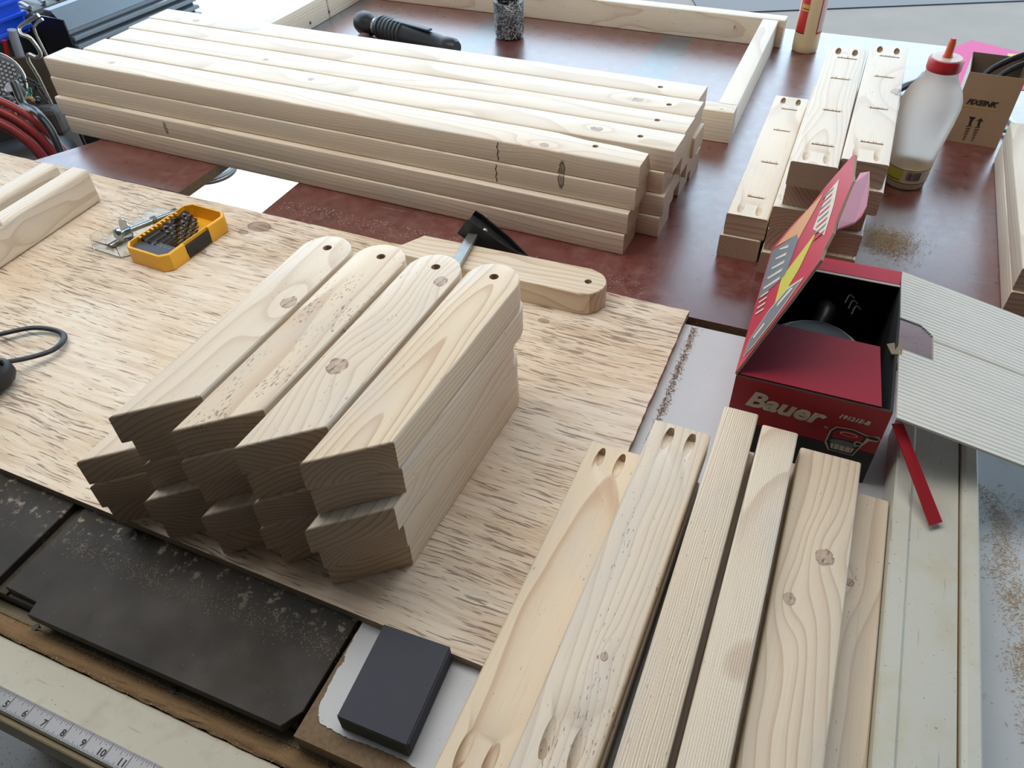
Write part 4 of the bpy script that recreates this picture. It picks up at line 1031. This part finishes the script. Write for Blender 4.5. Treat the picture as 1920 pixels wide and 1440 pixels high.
# ================================================================ BLACK CABLE PLUG on the left of the plywood
kp = empty('cable_plug', (-.700, .775, .012), R(60), 'black ribbed plug with a looped cord at the left edge of the plywood', 'plug')
link('plug_body', lathe([(.012, -.030), (.020, -.028), (.022, -.01), (.022, .010), (.019, .022), (.012, .030)], 24), BLACK, kp, (0, 0, .021), rot=(0, R(90), 0), smooth=40)
for i in range(7): link('grip_ridge', box((-.024+.007*i, -.015, .036), (-.0205+.007*i, .015, .0445), .001), BLACKM, kp)
link('cord_loop', tube([(.02, .006, .030), (.055, -.003, .016), (.085, -.014, .012), (.112, .0, .008), (.118, .025, .008), (.105, .06, .010), (.07, .09, .012)], .0045, 10, flat=.7), BLACKM, kp, smooth=60)

# ================================================================ LEFT BACKGROUND
bb = empty('blue_crate', (-1.338, 2.306, -.02), R(62), 'blue plastic crate with ridged sides in the top left corner', 'crate')
link('crate_body', box((-.25, 0, 0), (.02, .35, .30), .006), BLUE, bb)
for i in range(3): link('crate_ridge', box((-.255, -.010, .012+.035*i), (.025, 0.001, .024+.035*i), .003), BLUE, bb)
link('stand', box((-.2, .06, FLOOR+.02), (.01, .33, 0.0), .003), DARKJ, bb)
cv = empty('vented_cover', (-1.188, 2.254, 0), math.atan2(.248, .1385), 'grey vented metal cover with stacked louvres behind the big pile', 'heater')
link('top_cover', prism([(0, 0), (.46, 0), (.46, .085), (0, .085)], -.012, 0, .003, 2), GREYC, cv)
tp = link('slope_cover', quad_panel([(-.0, .0, -.001), (.46, .0, -.001), (.46, .045, .045), (-.0, .045, .045)], .003), GREYC, cv)
link('crest_cover', box((0, .045, .040), (.46, .075, .048), .002), GREYC, cv)
for i in range(7): link('louvre', box((.002, -.010-.003*i, -.028-.022*i), (.46, .07, -.016-.022*i), .003), GREYC, cv)
link('dark_body', box((.004, .004, -.24), (.455, .125, -.0125), .002), BLACK, cv); link('stand', box((.05, .02, FLOOR), (.12, .11, -.24), .002), BLACK, cv); link('end_plate', prism([(-.004, 0.0), (.0, 0.0), (0, .125), (-.004, .125)], -.24, .03), BLACK, cv)
o = link('tube_handle', tube([(-1.193, 2.15, .075), (-1.222, 2.15, .063), (-1.250, 2.14, .050), (-1.248, 2.13, .036), (-1.230, 2.13, .026), (-1.221, 2.13, 0), (-1.221, 2.13, -.017), (-1.235, 2.13, -.024), (-1.252, 2.13, -.016), (-1.260, 2.13, -.03), (-1.262, 2.14, -.062), (-1.264, 2.15, -.110), (-1.26, 2.15, -.30)], .0055, 10), CHROME, None, smooth=60); tag(o, 'bent chrome tube handle between the blue crate and the grey cover', 'handle')
o = link('tube_handle', tube([(-1.198, 2.17, .059), (-1.221, 2.17, .047), (-1.232, 2.17, .027), (-1.228, 2.17, -.05), (-1.222, 2.17, -.30)], .004, 10), CHROME, None, smooth=60); tag(o, 'thinner steel tube behind the bent chrome handle', 'handle')
o = link('grey_pipe', tube([(-1.308, 2.2, .026), (-1.313, 2.2, .0), (-1.318, 2.2, -.043), (-1.325, 2.2, -.12), (-1.33, 2.2, -.4)], .012, 12), PIPE, None, smooth=60); tag(o, 'grey enamelled pipe dropping below the blue crate', 'pipe')
o = link('red_rod', tube([(-1.342, 2.2, .0), (-1.352, 2.2, -.05), (-1.36, 2.2, -.12)], .006, 10), LABELR, None, smooth=60); tag(o, 'short red rod left of the grey pipe', 'rod')
o = link('shop_shelf', box((-1.36, 2.165, -.55), (-1.24, 2.175, -.035), .003), plain('brown_panel', (.10, .075, .05), .8, var=.3, sc=20), None); tag(o, 'dull brown panel standing behind the pipes at the left', 'panel')
ds = empty('mesh_guard', (-1.285, 1.985, -.035), 0, 'round black mesh guard at the left border', 'guard')
link('disc', lathe([(.075, 0), (.075, .006), (.07, .012), (.02, .016)], 40), BLACK, ds, rot=(R(50), R(25), 0), smooth=40)
rim = bmesh.new(); bm_tube(rim, [(.076*math.cos(R(a)), .076*math.sin(R(a)), .012) for a in range(0, 361, 9)], .0022, 8); link('rim', tm(rim), CHROME, ds, rot=(R(50), R(25), 0), smooth=60)
bm = bmesh.new()
for i in range(-6, 7):
    for j in range(-6, 7):
        x, y = i*.0105+(j % 2)*.005, j*.0095
        if x*x+y*y < .066**2: bm_box(bm, (x-.003, y-.0025, .012), (x+.003, y+.0025, .0175))
o = link('mesh_studs', tm(bm), PIPE, ds, rot=(R(50), R(25), 0)); o['kind'] = 'stuff'
gg = empty('pressure_gauge', (-1.158, 1.85, .004), 0, 'small round pressure gauge above the red hose', 'gauge')
link('gauge_body', lathe([(.016, -.02), (.018, 0), (.018, .006)], 28), BLACK, gg, rot=(R(25), R(-10), 0), smooth=40)
link('gauge_face', lathe([(.0155, .006), (.015, .0075)], 28), PIPE, gg, rot=(R(25), R(-10), 0), smooth=40)
link('bezel', tube([(.017*math.cos(R(a)), .017*math.sin(R(a)), .007) for a in range(0, 361, 20)], .0014, 8, k=2), CHROME, gg, rot=(R(25), R(-10), 0), smooth=60)
link('stem', tube([(0, 0, -.018), (-.03, .02, -.03), (-.06, .03, -.035)], .008, 10), BLACK, gg, smooth=60)
# compressor fittings
cp = empty('air_compressor', (-1.20, 1.93, -.10), 0, 'dark air compressor with a black tank and brass fittings behind the red hose', 'compressor')
rj = random.Random(44)
link('tank', lathe([(.02, -.30), (.09, -.29), (.115, -.25), (.115, .18), (.09, .22), (.02, .23)], 36), BLACK, cp, (-.12, -.10, -.16), rot=(0, R(82), R(12)), smooth=50)
link('blue_badge', box((-.20, -.215, -.13), (-.09, -.205, -.105), .002), BLUE, cp)
link('motor_block', box((-.14, .02, -.25), (.02, .15, -.03), .01), DARKJ, cp)
for i in range(9):
    x, y, z = rj.uniform(-.05, .055), rj.uniform(-.02, .05), rj.uniform(.0, .085)
    link('fitting', lathe([(.006, 0), (.0085, .003), (.0085, .012), (.005, .014), (.005, .026)], 8), rj.choice((BRASS, DARKJ, BLACKM, CHROME)), cp, (x, y, z-.03), rot=(R(rj.uniform(0, 180)), R(rj.uniform(0, 180)), 0))
for i in range(6):
    p = [(rj.uniform(.0, .06), rj.uniform(-.01, .03), rj.uniform(.03, .10)) for _ in range(4)]
    link('wire', tube(p, .0016, 6), rj.choice((WHITEC, BLACK, GREENT, BLACK)), cp, smooth=60)
link('casting', box((.005, .0, -.06), (.065, .05, .015), .014), DARKJ, cp)
link('foot', box((-.10, .0, FLOOR+.10), (.05, .15, -.2), .004), DARKJ, cp)
hs = empty('hose_coil', (-1.185, 1.66, -.115), 0, 'coil of red rubber air hose at the left behind the edge boards', 'hose')
for i, (r_, y_) in enumerate(((.186, .012), (.170, .0), (.152, .016), (.150, -.012), (.133, .002))):
    link('hose_loop', tube([(r_*math.cos(R(a)), y_+.004*math.sin(R(a*2)), r_*1.0*math.sin(R(a))) for a in range(-150, 211, 20)], .0085, 12, k=4), HOSE, hs, smooth=60)
o = link('black_hose', tube([(-1.09, 1.75, .055), (-1.072, 1.72, .018), (-1.03, 1.68, .02), (-.998, 1.64, .022), (-.978, 1.62, .002), (-.966, 1.60, -.030), (-.955, 1.58, -.072), (-.95, 1.57, -.12)], .0085, 12), BLACKM, None, smooth=60); tag(o, 'black hose section running beside the red coil', 'hose')
bxk = empty('floor_carton', (-1.17, 2.08, FLOOR), R(-28), 'pale printed carton standing on the floor left of the bench', 'carton')
link('carton_body', box((-.16, -.14, 0), (.10, .12, .50), .004), PAPER, bxk)
for i in range(6): link('print_line', box((-.12, -.10+.030*i, .50), (.06-.02*(i % 3), -.092+.030*i, .5006)), GREYC, bxk)
o = link('black_case', box((-1.12, 1.98, -.50), (-1.06, 2.14, -.17), .006), BLACKM, None); o.rotation_euler = (0, 0, 0); tag(o, 'black metal case end under the left end of the big pile', 'case')
fb = empty('round_base', (-1.255, 3.06, FLOOR), 0, 'round blue-grey stand base on the floor seen through the bench notch', 'base')
link('base_disc', lathe([(.085, 0), (.105, .012), (.105, .030), (.085, .045), (.03, .055)], 36), GREYC, fb, smooth=40)
link('base_ring', lathe([(.108, .0), (.112, .004), (.112, .010), (.106, .014)], 36), BLACK, fb, smooth=40)
tb = empty('tool_bag', (-1.235, 2.50, -.05), R(62), 'dark bundle of packed tools behind the blue crate', 'tool bag')
link('bag_body', box((-.185, .02, -.55), (.30, .25, .07), .025, 3), plain('black_sheet', (.02, .018, .016), .35, var=.5, sc=30, bump=.5), tb)
for i in range(8): link('fold', tube([(-.15+.05*i, .04, .075), (-.14+.05*i, .10, .080+.006*(i % 2)), (-.145+.052*i, .22, .074)], .006, 8), plain('foil_fold', (.35, .33, .28), .25, .5), tb, smooth=60)
